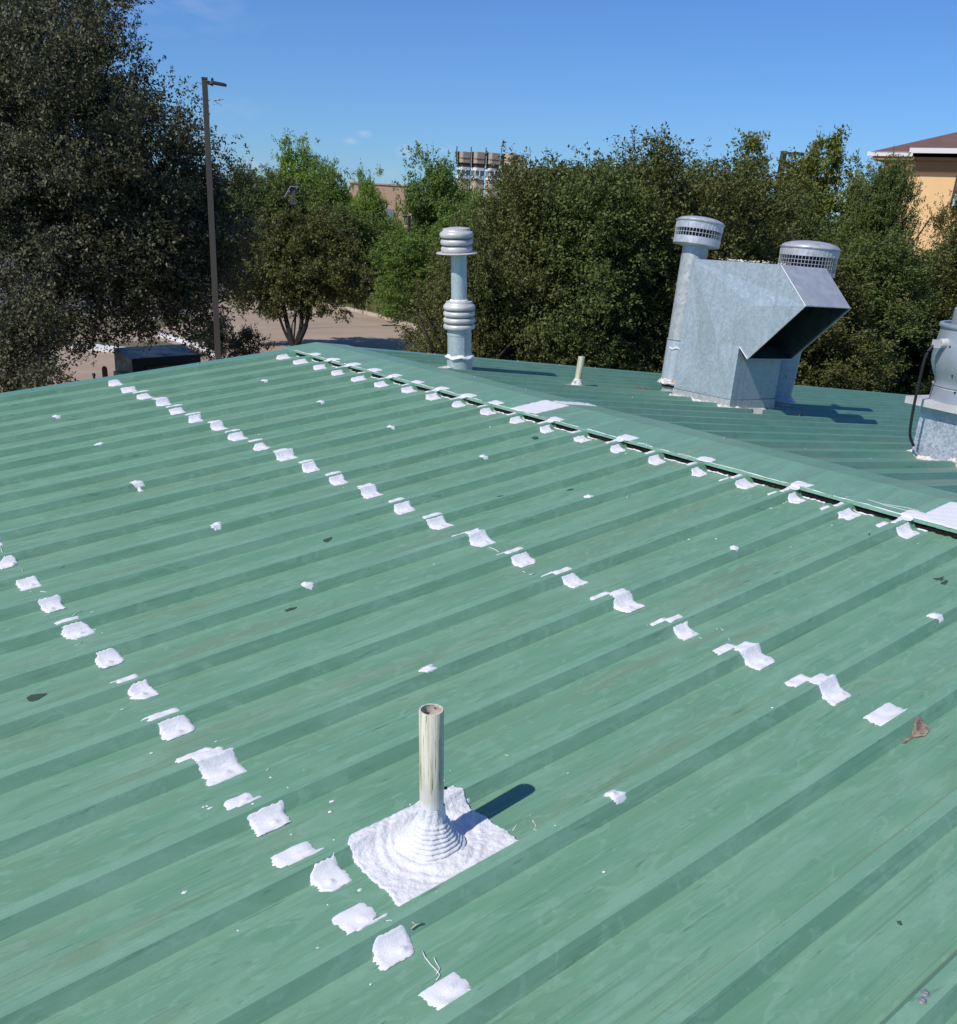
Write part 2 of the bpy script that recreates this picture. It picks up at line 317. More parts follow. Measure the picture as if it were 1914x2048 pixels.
class MB:
    def __init__(s): s.v = []; s.f = []
    def add(s, v, f):
        k = len(s.v); s.v += [tuple(map(float, p)) for p in v]; s.f += [tuple(i+k for i in q) for q in f]; return s
    def box(s, c, d, rz=0.0, mat=None):
        hx, hy, hz = d[0]/2, d[1]/2, d[2]/2; cs, sn = math.cos(rz), math.sin(rz); v = []
        for x, y, z in ((-1, -1, -1), (1, -1, -1), (1, 1, -1), (-1, 1, -1), (-1, -1, 1), (1, -1, 1), (1, 1, 1), (-1, 1, 1)):
            X, Y = x*hx, y*hy; p = Vector((c[0]+X*cs-Y*sn, c[1]+X*sn+Y*cs, c[2]+z*hz))
            if mat is not None: p = mat @ p
            v.append(tuple(p))
        return s.add(v, [(0, 3, 2, 1), (4, 5, 6, 7), (0, 1, 5, 4), (1, 2, 6, 5), (2, 3, 7, 6), (3, 0, 4, 7)])
    def prism(s, poly, vec):
        n = len(poly); v = [tuple(p) for p in poly]+[tuple(np.array(p)+np.array(vec)) for p in poly]
        f = [tuple(range(n-1, -1, -1)), tuple(range(n, 2*n))]+[(i, (i+1) % n, n+(i+1) % n, n+i) for i in range(n)]
        return s.add(v, f)
    def lathe(s, prof, seg=32, close_top=True, close_bot=False, c=(0, 0)):
        v = []; f = []
        for r, z in prof:
            for i in range(seg): a = 2*math.pi*i/seg; v.append((c[0]+r*math.cos(a), c[1]+r*math.sin(a), z))
        m = len(prof)
        for j in range(m-1):
            for i in range(seg): i2 = (i+1) % seg; f.append((j*seg+i, j*seg+i2, (j+1)*seg+i2, (j+1)*seg+i))
        if close_top: f.append(tuple((m-1)*seg+i for i in range(seg)))
        if close_bot: f.append(tuple(seg-1-i for i in range(seg)))
        return s.add(v, f)
    def tube(s, pts, rad, seg=8, cap=True):
        pts = [Vector(p) for p in pts]; n = len(pts)
        if not hasattr(rad, '__len__'): rad = [rad]*n
        v = []; f = []
        for i, p in enumerate(pts):
            t = (pts[min(i+1, n-1)]-pts[max(i-1, 0)]).normalized()
            a = t.orthogonal().normalized() if abs(t.z) > .9 else t.cross(Vector((0, 0, 1))).normalized(); b2 = t.cross(a)
            for k in range(seg):
                an = 2*math.pi*k/seg; v.append(tuple(p+(a*math.cos(an)+b2*math.sin(an))*rad[i]))
        for i in range(n-1):
            for k in range(seg): k2 = (k+1) % seg; f.append((i*seg+k, i*seg+k2, (i+1)*seg+k2, (i+1)*seg+k))
        if cap: f.append(tuple(seg-1-k for k in range(seg))); f.append(tuple((n-1)*seg+k for k in range(seg)))
        return s.add(v, f)
    def build(s, name, mat, parent=None, smooth=False, **kw): return mesh_obj(name, s.v, s.f, mat, parent, smooth, **kw)
def auto_smooth(o, ang=35):
    me = o.data; me.polygons.foreach_set('use_smooth', [True]*len(me.polygons))
    try: me.set_sharp_from_angle(angle=R(ang))
    except Exception: pass
    return o

# ------------------------------------------------------------------ ground and roads
GZ = -4.3
mesh_obj('ground', [(-900, -900, GZ-.03), (900, -900, GZ-.03), (900, 900, GZ-.03), (-900, 900, GZ-.03)], [(0, 1, 2, 3)], M_GROUND, kind='structure')
def flat(name, poly, z, mat, parent=None, **kw): return mesh_obj(name, [(x, y, z) for x, y in poly], [tuple(range(len(poly)))], mat, parent, **kw)
def gpx(x, y): p = on_z(x, y, GZ); return (p[0], p[1])
lotk = [gpx(636, 607), gpx(700, 620), gpx(760, 634), gpx(830, 655), gpx(880, 668)]
lot = [(-30, 9), (40, 9), (44, 30), lotk[4], lotk[3], lotk[2], lotk[1], lotk[0], gpx(560, 590), gpx(440, 590), gpx(380, 640), gpx(300, 662), gpx(160, 668), (-12, 34), (-30, 26)]
flat('parking_lot', lot, GZ, M_LOT, kind='structure')
flat('road', [gpx(-400, 622), gpx(0, 622), gpx(150, 625), gpx(420, 628), gpx(470, 604), gpx(560, 572), (60, 95), (-40, 95)], GZ-.012, M_ROAD, kind='structure')
for a, b in (((740, 645), (560, 660)), ((810, 668), (640, 690)), ((700, 632), (500, 640))):
    A, B = Vector((*gpx(*a), 0)), Vector((*gpx(*b), 0)); t = (B-A).normalized(); nn = Vector((-t.y, t.x, 0))*.06
    flat('parking_line', [(A+nn)[:2], (B+nn)[:2], (B-nn)[:2], (A-nn)[:2]], GZ+.004, M_LINE, kind='structure')
def kerb(name, pts, w, h, mat, **kw):
    mb = MB()
    for a, b in zip(pts[:-1], pts[1:]):
        A, B = Vector((*a, 0)), Vector((*b, 0)); t = (B-A).normalized(); nn = Vector((-t.y, t.x, 0))*w/2
        mb.prism([(*(A+nn)[:2], GZ-.02), (*(A-nn)[:2], GZ-.02), (*(B-nn)[:2], GZ-.02), (*(B+nn)[:2], GZ-.02)], (0, 0, h+.02))
    return mb.build(name, mat, kind='structure', **kw)
kerb('kerb', lotk, .35, .15, M_KERB)
isl = [gpx(145, 694), gpx(200, 700), gpx(262, 706), gpx(330, 714)]
kerb('white_kerb', isl, .75, .15, M_KERBW)
flat('grass_island', [isl[0], isl[1], isl[2], isl[3], gpx(420, 712), gpx(330, 686), gpx(200, 684), gpx(120, 685)], GZ+.06, M_GROUND, kind='structure')
kerb('far_kerb', [gpx(60, 640), gpx(180, 640), gpx(320, 642)], .3, .14, M_KERB)
kerb('island_kerb', [gpx(320, 672), gpx(400, 695), gpx(440, 720)], .25, .14, M_KERBW)

rng = np.random.default_rng(3)
def blades(name, poly_pts, n, hgt, seed=1, **kw):
    r = np.random.default_rng(seed); P = np.array(poly_pts, float)
    i = r.integers(0, len(P)-1, n); t = r.random((n, 1)); base = P[i, :2]*(1-t)+P[i+1, :2]*t
    depth = (P[i, 2]*(1-t[:, 0])+P[i+1, 2]*t[:, 0])*r.random(n)
    d = P[i+1, :2]-P[i, :2]; nn = np.stack([-d[:, 1], d[:, 0]], 1); nn /= np.linalg.norm(nn, axis=1)[:, None]; nn *= np.where(nn[:, 0] < 0, -1, 1)[:, None]
    base = base+nn*depth[:, None]
    h = hgt*(.4+.9*r.random(n)); a = r.random(n)*6.28; w = .03
    v = np.zeros((n, 3, 3)); v[:, 0, :2] = base+np.stack([np.cos(a), np.sin(a)], 1)*w; v[:, 1, :2] = base-np.stack([np.cos(a), np.sin(a)], 1)*w
    v[:, :2, 2] = GZ; v[:, 2, :2] = base+r.normal(0, .12, (n, 2)); v[:, 2, 2] = GZ+h
    me = bpy.data.meshes.new(name); me.vertices.add(3*n); me.vertices.foreach_set('co', v.reshape(-1))
    me.loops.add(3*n); me.loops.foreach_set('vertex_index', np.arange(3*n)); me.polygons.add(n)
    me.polygons.foreach_set('loop_start', np.arange(0, 3*n, 3)); me.update(calc_edges=True); me.materials.append(M_GRASS)
    return link_mesh(name, me, **kw)
blades('verge_grass', [(*lotk[0], 5), (*lotk[1], 6), (*lotk[2], 7), (*lotk[3], 6), (*lotk[4], 5)], 26000, .5, kind='stuff',
       label='dry yellow green grass on the verge beyond the kerb of the lot', cat='grass')

# ------------------------------------------------------------------ the roofed building
K0, PITCH = 8.1609, 0.3048
def rib_y(k): return K0-PITCH*k
# profile across the ribs: (offset toward the viewer in metres, height)
PROF = [(-.058, 0.0), (-.038, .036), (.0, .036), (.026, 0.0), (.094, 0.0), (.103, .0035), (.117, .0035), (.126, 0.0), (.171, 0.0), (.180, .0035), (.194, .0035), (.203, 0.0), (.2348, 0.0)]
PX = [p[0] for p in PROF]; PZ = [p[1] for p in PROF]
def prof(y):
    d = (K0-y) % PITCH
    if d > .2348: d -= PITCH
    return float(np.interp(d, PX, PZ))
def roof_z(x, y): return -S*abs(x)+prof(y)
CAPW = .34
def cap_z(x, y): return -S*abs(x)+.047-.003*(abs(x)/CAPW)
EAVE_L, EAVE_R, Y_RAKE, Y_BACK, LAST = -10.0, 17.0, 7.985, -4.6, 41
bld = empty('metal_roof_building', (0, 0, GZ), label='low building with the green ribbed metal roof and white sealant patches that fills the foreground', cat='building')
PINV = Matrix.Translation((0, 0, -GZ))
def part(o):   # geometry written in world coordinates, parented to the building empty
    o.parent = bld; o.matrix_parent_inverse = Matrix.Translation((0, 0, -GZ)); return o
def pair_panels():
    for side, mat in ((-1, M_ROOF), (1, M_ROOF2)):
        for m, k in enumerate(range(1, LAST, 3)):
            y_a = rib_y(k); prs = []
            for j in range(3):
                for d, z in PROF: prs.append((y_a-j*PITCH-d, z))
            prs = prs[:]; prs[0] = (y_a+.0590, .0016); prs[1] = (y_a+.0385, .0372); prs.insert(0, (y_a+.078, .0013)); prs[3] = (y_a-.0005, .0372); prs[4] = (y_a-.0265, .0006)
            if k+3 >= LAST: pass
            # drop duplicated joints
            out = [prs[0]]
            for q in prs[1:]:
                if out[-1][0]-q[0] > .0004: out.append(q)
            xe = EAVE_L if side < 0 else EAVE_R
            xs = [side*.02]+[side*v for v in np.arange(.5, abs(xe), .5)]+[xe]
            r = random.Random(k*7+side); v = []; f = []
            for x in xs:
                for (y, z) in out:
                    wob = .0012*math.sin(x*2.1+k*1.7+y*9) if z < .01 else 0
                    v.append((x, y, -S*abs(x)+z+wob))
            n = len(out)
            for i in range(len(xs)-1):
                for j in range(n-1): f.append((i*n+j, i*n+j+1, (i+1)*n+j+1, (i+1)*n+j) if side > 0 else (i*n+j+1, i*n+j, (i+1)*n+j, (i+1)*n+j+1))
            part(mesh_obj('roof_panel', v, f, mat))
pair_panels()
# rake trim along the gable end, ridge cap in lapped lengths, walls
for side in (-1, 1):
    xe = EAVE_L if side < 0 else EAVE_R; mb = MB()
    z0, z1 = 0.0, -S*abs(xe)
    prof_t = [(7.872, .0375), (7.985, .0405), (7.995, .030), (7.995, -.14), (7.985, -.14), (7.985, .0), (7.90, .0), (7.872, .0365)]
    v = [(side*.02, y, z-S*.02) for y, z in prof_t]+[(xe, y, z+z1) for y, z in prof_t]; n = len(prof_t)
    mb.add(v, [(i, (i+1) % n, n+(i+1) % n, n+i) for i in range(n)]+[tuple(range(n)), tuple(range(2*n-1, n-1, -1))])
    part(mb.build('rake_trim', M_TRIM))
joints = [8.06, 4.82, 1.94, -1.1, -4.5]
for i, (ya, yb) in enumerate(zip(joints[:-1], joints[1:])):
    mb = MB(); e = .0016*(i % 2); yb2 = yb-.05; xs = [-CAPW, -CAPW+.004, -.17, 0, .17, CAPW-.004, CAPW]
    def cz(x): return cap_z(x, 0)+e-(0.016 if abs(x) > CAPW-.001 else 0)
    rows = np.linspace(ya, yb2, 26); v = []; n = len(xs)
    for y in rows:
        for x in xs: v.append((x+(.002*math.sin(y*5) if abs(x) > .3 else 0), y, cz(x)+.0015*math.sin(y*6.1+x*5)))
    f = [(a*n+j, (a+1)*n+j, (a+1)*n+j+1, a*n+j+1) for a in range(len(rows)-1) for j in range(n-1)]
    part(mb.add(v, f).build('ridge_cap', M_CAP))
part(MB().prism([(-.34, 8.06, .004), (.34, 8.06, .004), (.34, 8.06, -.12), (-.34, 8.06, -.12)], (0, .004, 0)).build('ridge_end_closure', M_TRIM))
for side in (-1, 1):
    xo = side*(CAPW-.010); mb = MB(); ys = []
    y = 7.86
    while y > Y_BACK:
        ys.append(y); y -= .012
    r = random.Random(5); v = []
    for y in ys:
        j = side*(r.uniform(-.005, .007)+.008*math.sin(y*3.3+1)*math.sin(y*11)); xa = xo+j*.45
        v += [(xa, y, roof_z(xa, y)+.0005), (xa-side*.004, y, cap_z(xa, y)-.004), (xo-side*.05, y, cap_z(xo, y)-.006)]
    f = []
    for i in range(len(ys)-1):
        for c in range(2): f.append((i*3+c, i*3+c+1, (i+1)*3+c+1, (i+1)*3+c))
    part(mb.add(v, f).build('closure_strip', M_FOAM))
wz = lambda x: -S*abs(x)-.18
for yy, t in ((7.80, -.2), (Y_BACK+.25, .2)):
    part(MB().prism([(EAVE_L+.4, yy, GZ), (EAVE_R-.4, yy, GZ), (EAVE_R-.4, yy, wz(EAVE_R)), (0, yy, wz(0)), (EAVE_L+.4, yy, wz(EAVE_L))], (0, t, 0)).build('wall', M_STUCCOB))
for xx in (EAVE_L+.5, EAVE_R-.5):
    part(MB().box((xx, (7.6+Y_BACK+.25)/2, (GZ+wz(EAVE_L if xx < 0 else EAVE_R))/2), (.2, 7.6-Y_BACK-.65, -GZ+wz(EAVE_L if xx < 0 else EAVE_R)-.01)).build('wall', M_STUCCOB))
dk = MB()
for side, xe in ((-1, EAVE_L), (1, EAVE_R)):
    dk.prism([(side*.0, Y_BACK+.1, -.02), (xe-side*.05, Y_BACK+.1, -S*abs(xe)-.02), (xe-side*.05, Y_BACK+.1, -S*abs(xe)-.15), (side*.0, Y_BACK+.1, -.15)], (0, 7.85-Y_BACK-.1, 0))
part(dk.build('roof_deck', M_STUCCOB))

# ------------------------------------------------------------------ sealant patches that follow the metal
def rsmooth(r, n, sm):
    a = np.array([r.gauss(0, 1) for _ in range(n+2*sm)]); k = np.ones(sm)/sm; return np.convolve(a, k, 'same')[sm:sm+n]*math.sqrt(sm)
def goo(x, y):
    return -S*abs(x)+max(prof(y), sum(prof(y+t) for t in (-.020, -.012, -.006, 0, .006, .012, .020))/7)
def patch(x0, x1, ya, yb, seed, surf=roof_z, thick=.0052, ragl=.0065, ragr=.004, skew=0.0, step=.0032, bumps=(), corner=.012, mat=None, name='sealant_patch', cols=14, rough=.0007, wave=.0):
    """ya > yb : far edge and near edge across the ribs, x0 < x1 along them."""
    r = random.Random(seed)
    ys = list(np.arange(ya, yb, -step))+[yb]
    if surf is roof_z:
        for k in range(int((K0-ya)/PITCH)-1, int((K0-yb)/PITCH)+2):
            for d, z in PROF[:4]:
                y = rib_y(k)-d
                if yb < y < ya: ys.append(y)
    ys = sorted(set(round(v, 5) for v in ys), reverse=True)
    n = len(ys); jl = rsmooth(r, n, 5)*ragl*.5+np.array([r.uniform(-1, 1) for _ in range(n)])*ragl*.55; jr = rsmooth(r, n, 7)*ragr*.6+np.array([r.uniform(-1, 1) for _ in range(n)])*ragr*.4
    v = []; span = ya-yb
    ph = [r.uniform(0, 6.28) for _ in range(6)]
    for i, y in enumerate(ys):
        t = (ya-y)/span; e = min(t, 1-t)*span
        c = corner*max(0, 1-e/corner)**1.6 if corner > 0 else 0
        a = x0+skew*t+jl[i]+c*(.6+.4*math.sin(ph[0])); b = x1+skew*t+jr[i]-c*(.6+.4*math.cos(ph[1]))
        if b < a+.003: b = a+.003
        for j in range(cols):
            s = j/(cols-1); x = a+(b-a)*s; edge = (j in (0, cols-1)) or i in (0, n-1)
            h = .0006 if edge else thick*(.8+.2*math.sin(ph[2]+x*90+y*60))+r.uniform(-rough, rough)+wave*math.sin(x*70+ph[3])*math.sin(y*80+ph[4])
            if not edge:
                for (bx, by, br, bh) in bumps: h += bh*math.exp(-((x-bx)**2+(y-by)**2)/br**2)
            yy = y+(0 if 0 < i < n-1 else r.uniform(-.0015, .0015))
            v.append((x, yy, (goo if surf is roof_z and not edge else surf)(x, yy)+h))
    f = [(i*cols+j, (i+1)*cols+j, (i+1)*cols+j+1, i*cols+j+1) for i in range(n-1) for j in range(cols-1)]
    return part(mesh_obj(name, v, f, mat or M_WHITE, smooth=True))
def big(k, xc, seed, w=.098, d0=.008, d1=.079, **kw):
    r = random.Random(seed); y = rib_y(k); w *= r.uniform(.86, 1.14); xc += r.uniform(-.008, .008)
    bx, by = xc+r.uniform(-.012, .012), y-.055
    st = .0032 if k > 12 else .005
    return patch(xc-w/2, xc+w/2, y-d0+r.uniform(0, .008), y-d1+r.uniform(-.008, .006), seed, bumps=[(bx, by, .009, .010), (bx-.02, by+.004, .012, .003)], skew=r.uniform(-.022, .014), corner=r.choice((.006, .012, .022, .03)), step=st, cols=14 if k > 9 else 10, **kw)
def slim(k, xc, seed, w=.092, d0=-.110, d1=-.022, **kw):
    r = random.Random(seed); y = rib_y(k); w *= r.uniform(.85, 1.1); g = r.uniform(0, .008)
    return patch(xc-w/2, xc+w/2, y-d0-g, y-d1, seed, bumps=[(xc+.01, y+.092, .008, .006)], skew=r.uniform(-.004, .004), step=.004, cols=10 if k > 9 else 8, corner=.008, **kw)
def joined(k, xc, seed, w=.10):
    y = rib_y(k); r = random.Random(seed)
    patch(xc-w*.5-.012, xc+w*.42, y+.112, y+.045, seed, skew=.012, step=.0035, corner=.012, ragl=.008)
    patch(xc-w*.42, xc+w*.40, y+.055, y-.020, seed+1, skew=.010, step=.0035, corner=.0, ragl=.010, ragr=.008)
    big(k, xc+.006, seed+2, w*1.08, d0=-.010)
X1, X2 = -1.952, -3.683
JOINED1 = {4, 7, 10, 13, 16, 19, 21, 22}
for k in range(1, 23):
    sd = 100+k*5
    if k in JOINED1: joined(k, X1+.006, sd)
    else:
        big(k, X1, sd)
        if k not in (1, 2): slim(k, X1-.004, sd+3, .096 if k > 7 else .12, d1=-.011)
slim(23, -1.93, 333, .15, d0=-.128, d1=-.052)
for k in range(11, 23):
    sd = 400+k*5
    if k in (19,): joined(k, X2+.005, sd, .115)
    else:
        big(k, X2+.01, sd, .094)
        if k in (15, 17, 18, 20, 21, 22): slim(k, X2-.006, sd+3, .088 if k < 21 else .108, d0=-.110 if k < 20 else -.116-.010*(k-19), d1=-.032 if k > 19 else -.014)
slim(23, -3.66, 901, .10, d0=-.128, d1=-.054)
# single dabs over the side-lap ribs
for (xx, k, sd) in ((-1.11, 4, 11), (-1.141, 7, 12), (-1.171, 10, 13), (-1.155, 13, 14), (-1.208, 16, 15), (-1.225, 19, 16), (-1.229, 22, 17),
                    (-2.68, 4, 21), (-2.695, 7, 22), (-2.833, 10, 23), (-2.789, 13, 24), (-2.832, 16, 25), (-2.872, 19, 26), (-2.919, 22, 27)):
    y = rib_y(k); r = random.Random(sd); w = r.uniform(.040, .058)
    patch(xx-w/2, xx+w/2, y+.036, y-r.uniform(.0, .016), sd, skew=r.uniform(-.015, .015), ragl=.009, ragr=.009, step=.003, cols=9, corner=.02, bumps=[(xx, y+.018, .008, .008)])
    if k in (10,) and sd > 20: patch(xx-.008, xx+.010, y, y-.045, sd+50, ragl=.004, ragr=.004, step=.004, cols=6, corner=.006, skew=.006)
# patches under the ridge cap edge, on the cap, and bridging the gap
for k in range(1, 21):
    sd = 600+k*6; y = rib_y(k)
    big(k, -.415 if k > 6 else -.46, sd, .105 if k > 6 else .12, d0=.012, d1=.080)
    if k > 3: slim(k, -.405, sd+3, .085, d0=-.112, d1=-.018)
for k in (2, 3, 4, 5, 6, 7, 8, 9, 10, 12, 14, 16, 18, 20):
    r = random.Random(700+k); y = rib_y(k)
    patch(-.338, -.338+r.uniform(.07, .10), y+.06, y-.055+r.uniform(0, .02), 700+k, surf=cap_z, skew=r.uniform(-.01, .01), step=.005, cols=9, corner=.02)
    if k not in (3, 4, 6, 8, 9, 12, 14, 18, 20): continue
    mb = MB()
    q = [(-.336, cap_z(-.336, 0)+.003), (-.348, cap_z(-.336, 0)-.004), (-.372, roof_z(-.372, y+.02)+.004), (-.372, roof_z(-.372, y+.02)+.0005), (-.336, cap_z(-.336, 0)-.012)]
    v = [(x, y+.045+.01*math.sin(i*3), z) for i, (x, z) in enumerate(q)]+[(x, y-.012+.008*math.cos(i*2), z) for i, (x, z) in enumerate(q)]
    part(mb.add(v, [(i, (i+1) % 5, 5+(i+1) % 5, 5+i) for i in range(5)]+[(0, 1, 2, 3, 4), (9, 8, 7, 6, 5)]).build('sealant_patch', M_WHITE))
# wide strips over the cap joints
for (ya, yb, x1, sd) in ((4.935, 4.70, .0, 41), (2.05, 1.80, .0, 42), (8.02, 7.95, .0, 43)):
    if sd == 43: continue
    patch(-.338, -.004, ya, yb, sd, surf=cap_z, step=.006, cols=20, corner=.01, skew=0, ragl=.004, ragr=.004, wave=.0006)
    patch(.0, .33, ya-.05, yb+.06, sd+5, surf=cap_z, step=.008, cols=16, corner=.03, ragl=.002, ragr=.03)
# caulk bead and loose threads along the cap edge
def bead(pts, rad, name='caulk_thread', surf=None):
    return part(MB().tube(pts, rad, 6).build(name, M_WHITE, smooth=True))
r = random.Random(77)
y = 7.85
while y > 1.2:
    ln = r.uniform(.25, .9); pts = []; t = 0
    while t < ln:
        yy = y-t; x = -CAPW+.006+.004*math.sin(yy*17)+r.uniform(-.002, .002); pts.append((x, yy, cap_z(x, yy)+.0012)); t += .03
    if len(pts) > 2: bead(pts, [r.uniform(.0012, .0035) for _ in pts], 'caulk_bead')
    y -= ln+r.uniform(.02, .12)
y = 7.8
while y > 1.3:
    ln = r.uniform(.05, .22); pts = [(-CAPW-.006+r.uniform(-.006, .003), y-t, roof_z(-CAPW, y-t)+.003) for t in np.arange(0, ln, .012)]
    if max(prof(p[1]) for p in pts) > .012: y -= .03; continue
    if len(pts) > 2: bead(pts, [r.uniform(.0015, .006) for _ in pts], 'caulk_bead')
    y -= ln+r.uniform(.01, .16)
threads = [
    [(B[0], B[1]) for B in [on_near(*q, .046) for q in ((1734, 999), (1752, 1004), (1775, 1012), (1800, 1018), (1826, 1024), (1842, 1030), (1840, 1036))]],
    [(B[0], B[1]) for B in [on_near(*q, .046) for q in ((1768, 1008), (1790, 1012), (1815, 1016), (1838, 1022))]],
    [(B[0], B[1]) for B in [on_near(*q, .046) for q in ((1690, 994), (1700, 993))]],
    [(B[0], B[1]) for B in [on_near(*q, .046) for q in ((1275, 888), (1284, 886), (1293, 887), (1294, 893))]],
    [(B[0], B[1]) for B in [on_near(*q, .046) for q in ((1356, 909), (1366, 908), (1374, 913), (1374, 917))]]]
for t in threads: bead([(x, y, cap_z(x, y)+.002) for x, y in t], .0013)
flat_threads = [
    ((845, 1902), (850, 1915), (862, 1930), (874, 1942), (880, 1951), (873, 1960)), ((868, 1915), (872, 1925), (880, 1938), (873, 1948)),
    ((772, 1847), (782, 1843), (790, 1852)), ((1700, 999), (1702, 1012), (1704, 1024)), ((665, 1720), (668, 1706)),
    ((1025, 1662), (1037, 1645)), ((978, 1095), (988, 1098), (997, 1104)), ((1388, 953), (1400, 948), (1412, 945)), ((44, 1138), (48, 1150), (55, 1152)),
    ((0, 1092), (5, 1105)), ((183, 1263), (188, 1250), (190, 1243)), ((238, 1318), (242, 1305)), ((1646, 1010), (1652, 1016), (1668, 1014)), ((145, 1232), (152, 1226), (165, 1222)),
    ((180, 1225), (193, 1222)), ((150, 1292), (160, 1288), (164, 1284)), ((1066, 1640), (1072, 1652), (1068, 1660), (1078, 1662)), ((1060, 1630), (1066, 1645)),
    ((1045, 1143), (1052, 1146)), ((1058, 1150), (1070, 1147)), ((533, 1542), (540, 1536)), ((1010, 1510), (1018, 1512)), ((818, 1015), (822, 1004), (818, 999)),
    ((1255, 985), (1260, 990)), ((1568, 993), (1573, 1000)), ((1573, 991), (1579, 999)), ((219, 1286), (228, 1290)), ((60, 1185), (66, 1183)), ((80, 1183), (95, 1184)),
    ((1397, 1275), (1404, 1277)), ((1432, 1256), (1435, 1259)), ((1441, 1257), (1447, 1261)), ((1456, 1275), (1459, 1281)), ((630, 835), (650, 830))]
for t in flat_threads:
    pts = []
    for q in t:
        P = on_near(*q, .004); z = roof_z(P[0], P[1]); P = on_near(*q, z+S*abs(P[0])+.001); pts.append((P[0], P[1], roof_z(P[0], P[1])+.0018))
    bead(pts, r.uniform(.0009, .0018))
# splashes of sealant: many tiny flecks, one part
fl = MB(); r = random.Random(9)
def fleck(x, y, s, surf=roof_z):
    n = 6; a0 = r.uniform(0, 6.28); st = r.uniform(1, 2.2)
    ring = [(x+s*st*math.cos(a0+i*2*math.pi/n)*r.uniform(.6, 1.1), y+s*math.sin(a0+i*2*math.pi/n)*r.uniform(.6, 1.1)) for i in range(n)]
    v = [(a, b, surf(a, b)+.0006) for a, b in ring]+[(x, y, surf(x, y)+.003)]
    fl.add(v, [(i, (i+1) % n, n) for i in range(n)])
for _ in range(70):
    c = r.choice([(-3.39, 1.66, .28, .2), (X1, r.uniform(1.2, 7.6), .12, .1), (X2, r.uniform(1.4, 4.6), .12, .1), (-.42, r.uniform(1.7, 7.4), .06, .06), (r.uniform(-4, -.5), r.uniform(1.2, 7.4), .2, .2)])
    x, y = r.gauss(c[0], c[2]), r.gauss(c[1], c[3])
    if x < -.4 and y > 1.0: fleck(x, y, r.choice([.002, .003, .003, .005]))
for q in ((407, 1613), (414, 1611), (420, 1617), (663, 1602), (1252, 907), (1432, 1078), (980, 854), (1378, 1078), (1542, 1016), (1625, 956), (1664, 1050), (244, 1419), (303, 1507), (368, 1784), (660, 1625), (541, 1554), (1540, 1435), (868, 1128), (1235, 1183)):
    P = on_near(*q, .002); fleck(P[0], P[1], r.choice([.004, .006]))
for q in ((1380, 833), (1490, 880), (1734, 904), (1741, 916), (1352, 813), (1611, 897), (1652, 901), (1188, 777), (1290, 815), (1205, 805), (1447, 845)):
    P = on_far(*q, .002); fleck(P[0], P[1], .007)
part(fl.build('sealant_flecks', M_WHITE, kind='stuff'))

# screws: hex heads with washers
def screw_mesh():
    mb = MB(); mb.lathe([(.0001, 0), (.0078, 0), (.0078, .0012), (.0055, .0026), (.0050, .0028), (.0050, .0030)], 16, True)
    mb.lathe([(.0052, .0028), (.0052, .0066), (.0046, .0072)], 6, True); me = bpy.data.meshes.new('screw')
    me.from_pydata(mb.v, [], mb.f); me.materials.append(M_STEEL); return me
SM = screw_mesh()
def screw(P, surf=roof_z, s=1.0, rot=(0, 0, 0)):
    o = link_mesh('screw', SM, loc=(P[0], P[1], surf(P[0], P[1])+.0005), scale=(s, s, s), rot=rot); return part(o)
for q in ((-2.925, .568), (-2.948, .562)):
    screw(q, s=1.25)
screw(on_near(755, 1856, .0), s=1.5, rot=(.15, 0, 0))
for q in ((62, 784), (398, 733), (857, 706), (870, 707), (1036, 722), (1120, 728), (1190, 742), (1660, 786), (1745, 789)):
    P = on_y(q[0], q[1], 7.93); screw((P[0], 7.93), surf=lambda x, y: -S*abs(x)+.038, s=1.5)
for k in range(5, 19, 2):
    screw((.26, rib_y(k)+.02), surf=cap_z, s=1.3)
for q in ((830, 735), (1005, 770), (1066, 790), (1090, 758), (1265, 796), (1400, 820), (1595, 925)):
    P = on_far(*q, .033); screw((P[0], P[1]), s=1.3)

# ------------------------------------------------------------------ near vent pipe with its coated boot
px0, py0 = -3.391, 1.662
vp = empty('vent_pipe', (px0, py0, roof_z(px0, py0)), label='weathered beige vent pipe standing in a white coated boot in the foreground', cat='vent pipe')
lean = Matrix.Rotation(math.atan(-.05), 4, 'Y')
def toloc(v, base): return [(a-base[0], b-base[1], c-base[2]) for a, b, c in v]
HP = .406; RP = .0305
mb = MB(); mb.lathe([(RP, -.02), (RP, .1), (RP+.0005, .17), (RP, HP-.002), (RP-.001, HP), (RP-.0045, HP), (RP-.005, HP-.002)], 40, False)
o = mb.build('pipe', M_PIPE, vp); auto_smooth(o); o.rotation_euler.y = math.atan(-.05)
mb = MB(); mb.lathe([(RP-.0052, HP-.001), (RP-.0052, HP-.09), (.0001, HP-.10)], 32, False); o = mb.build('pipe_lining', M_PIPEIN, vp, True); o.rotation_euler.y = math.atan(-.05)
mb = MB(); mb.box((RP+.002, -.006, .165), (.006, .006, .006)); o = mb.build('sealant_drip', M_BLACK, vp)
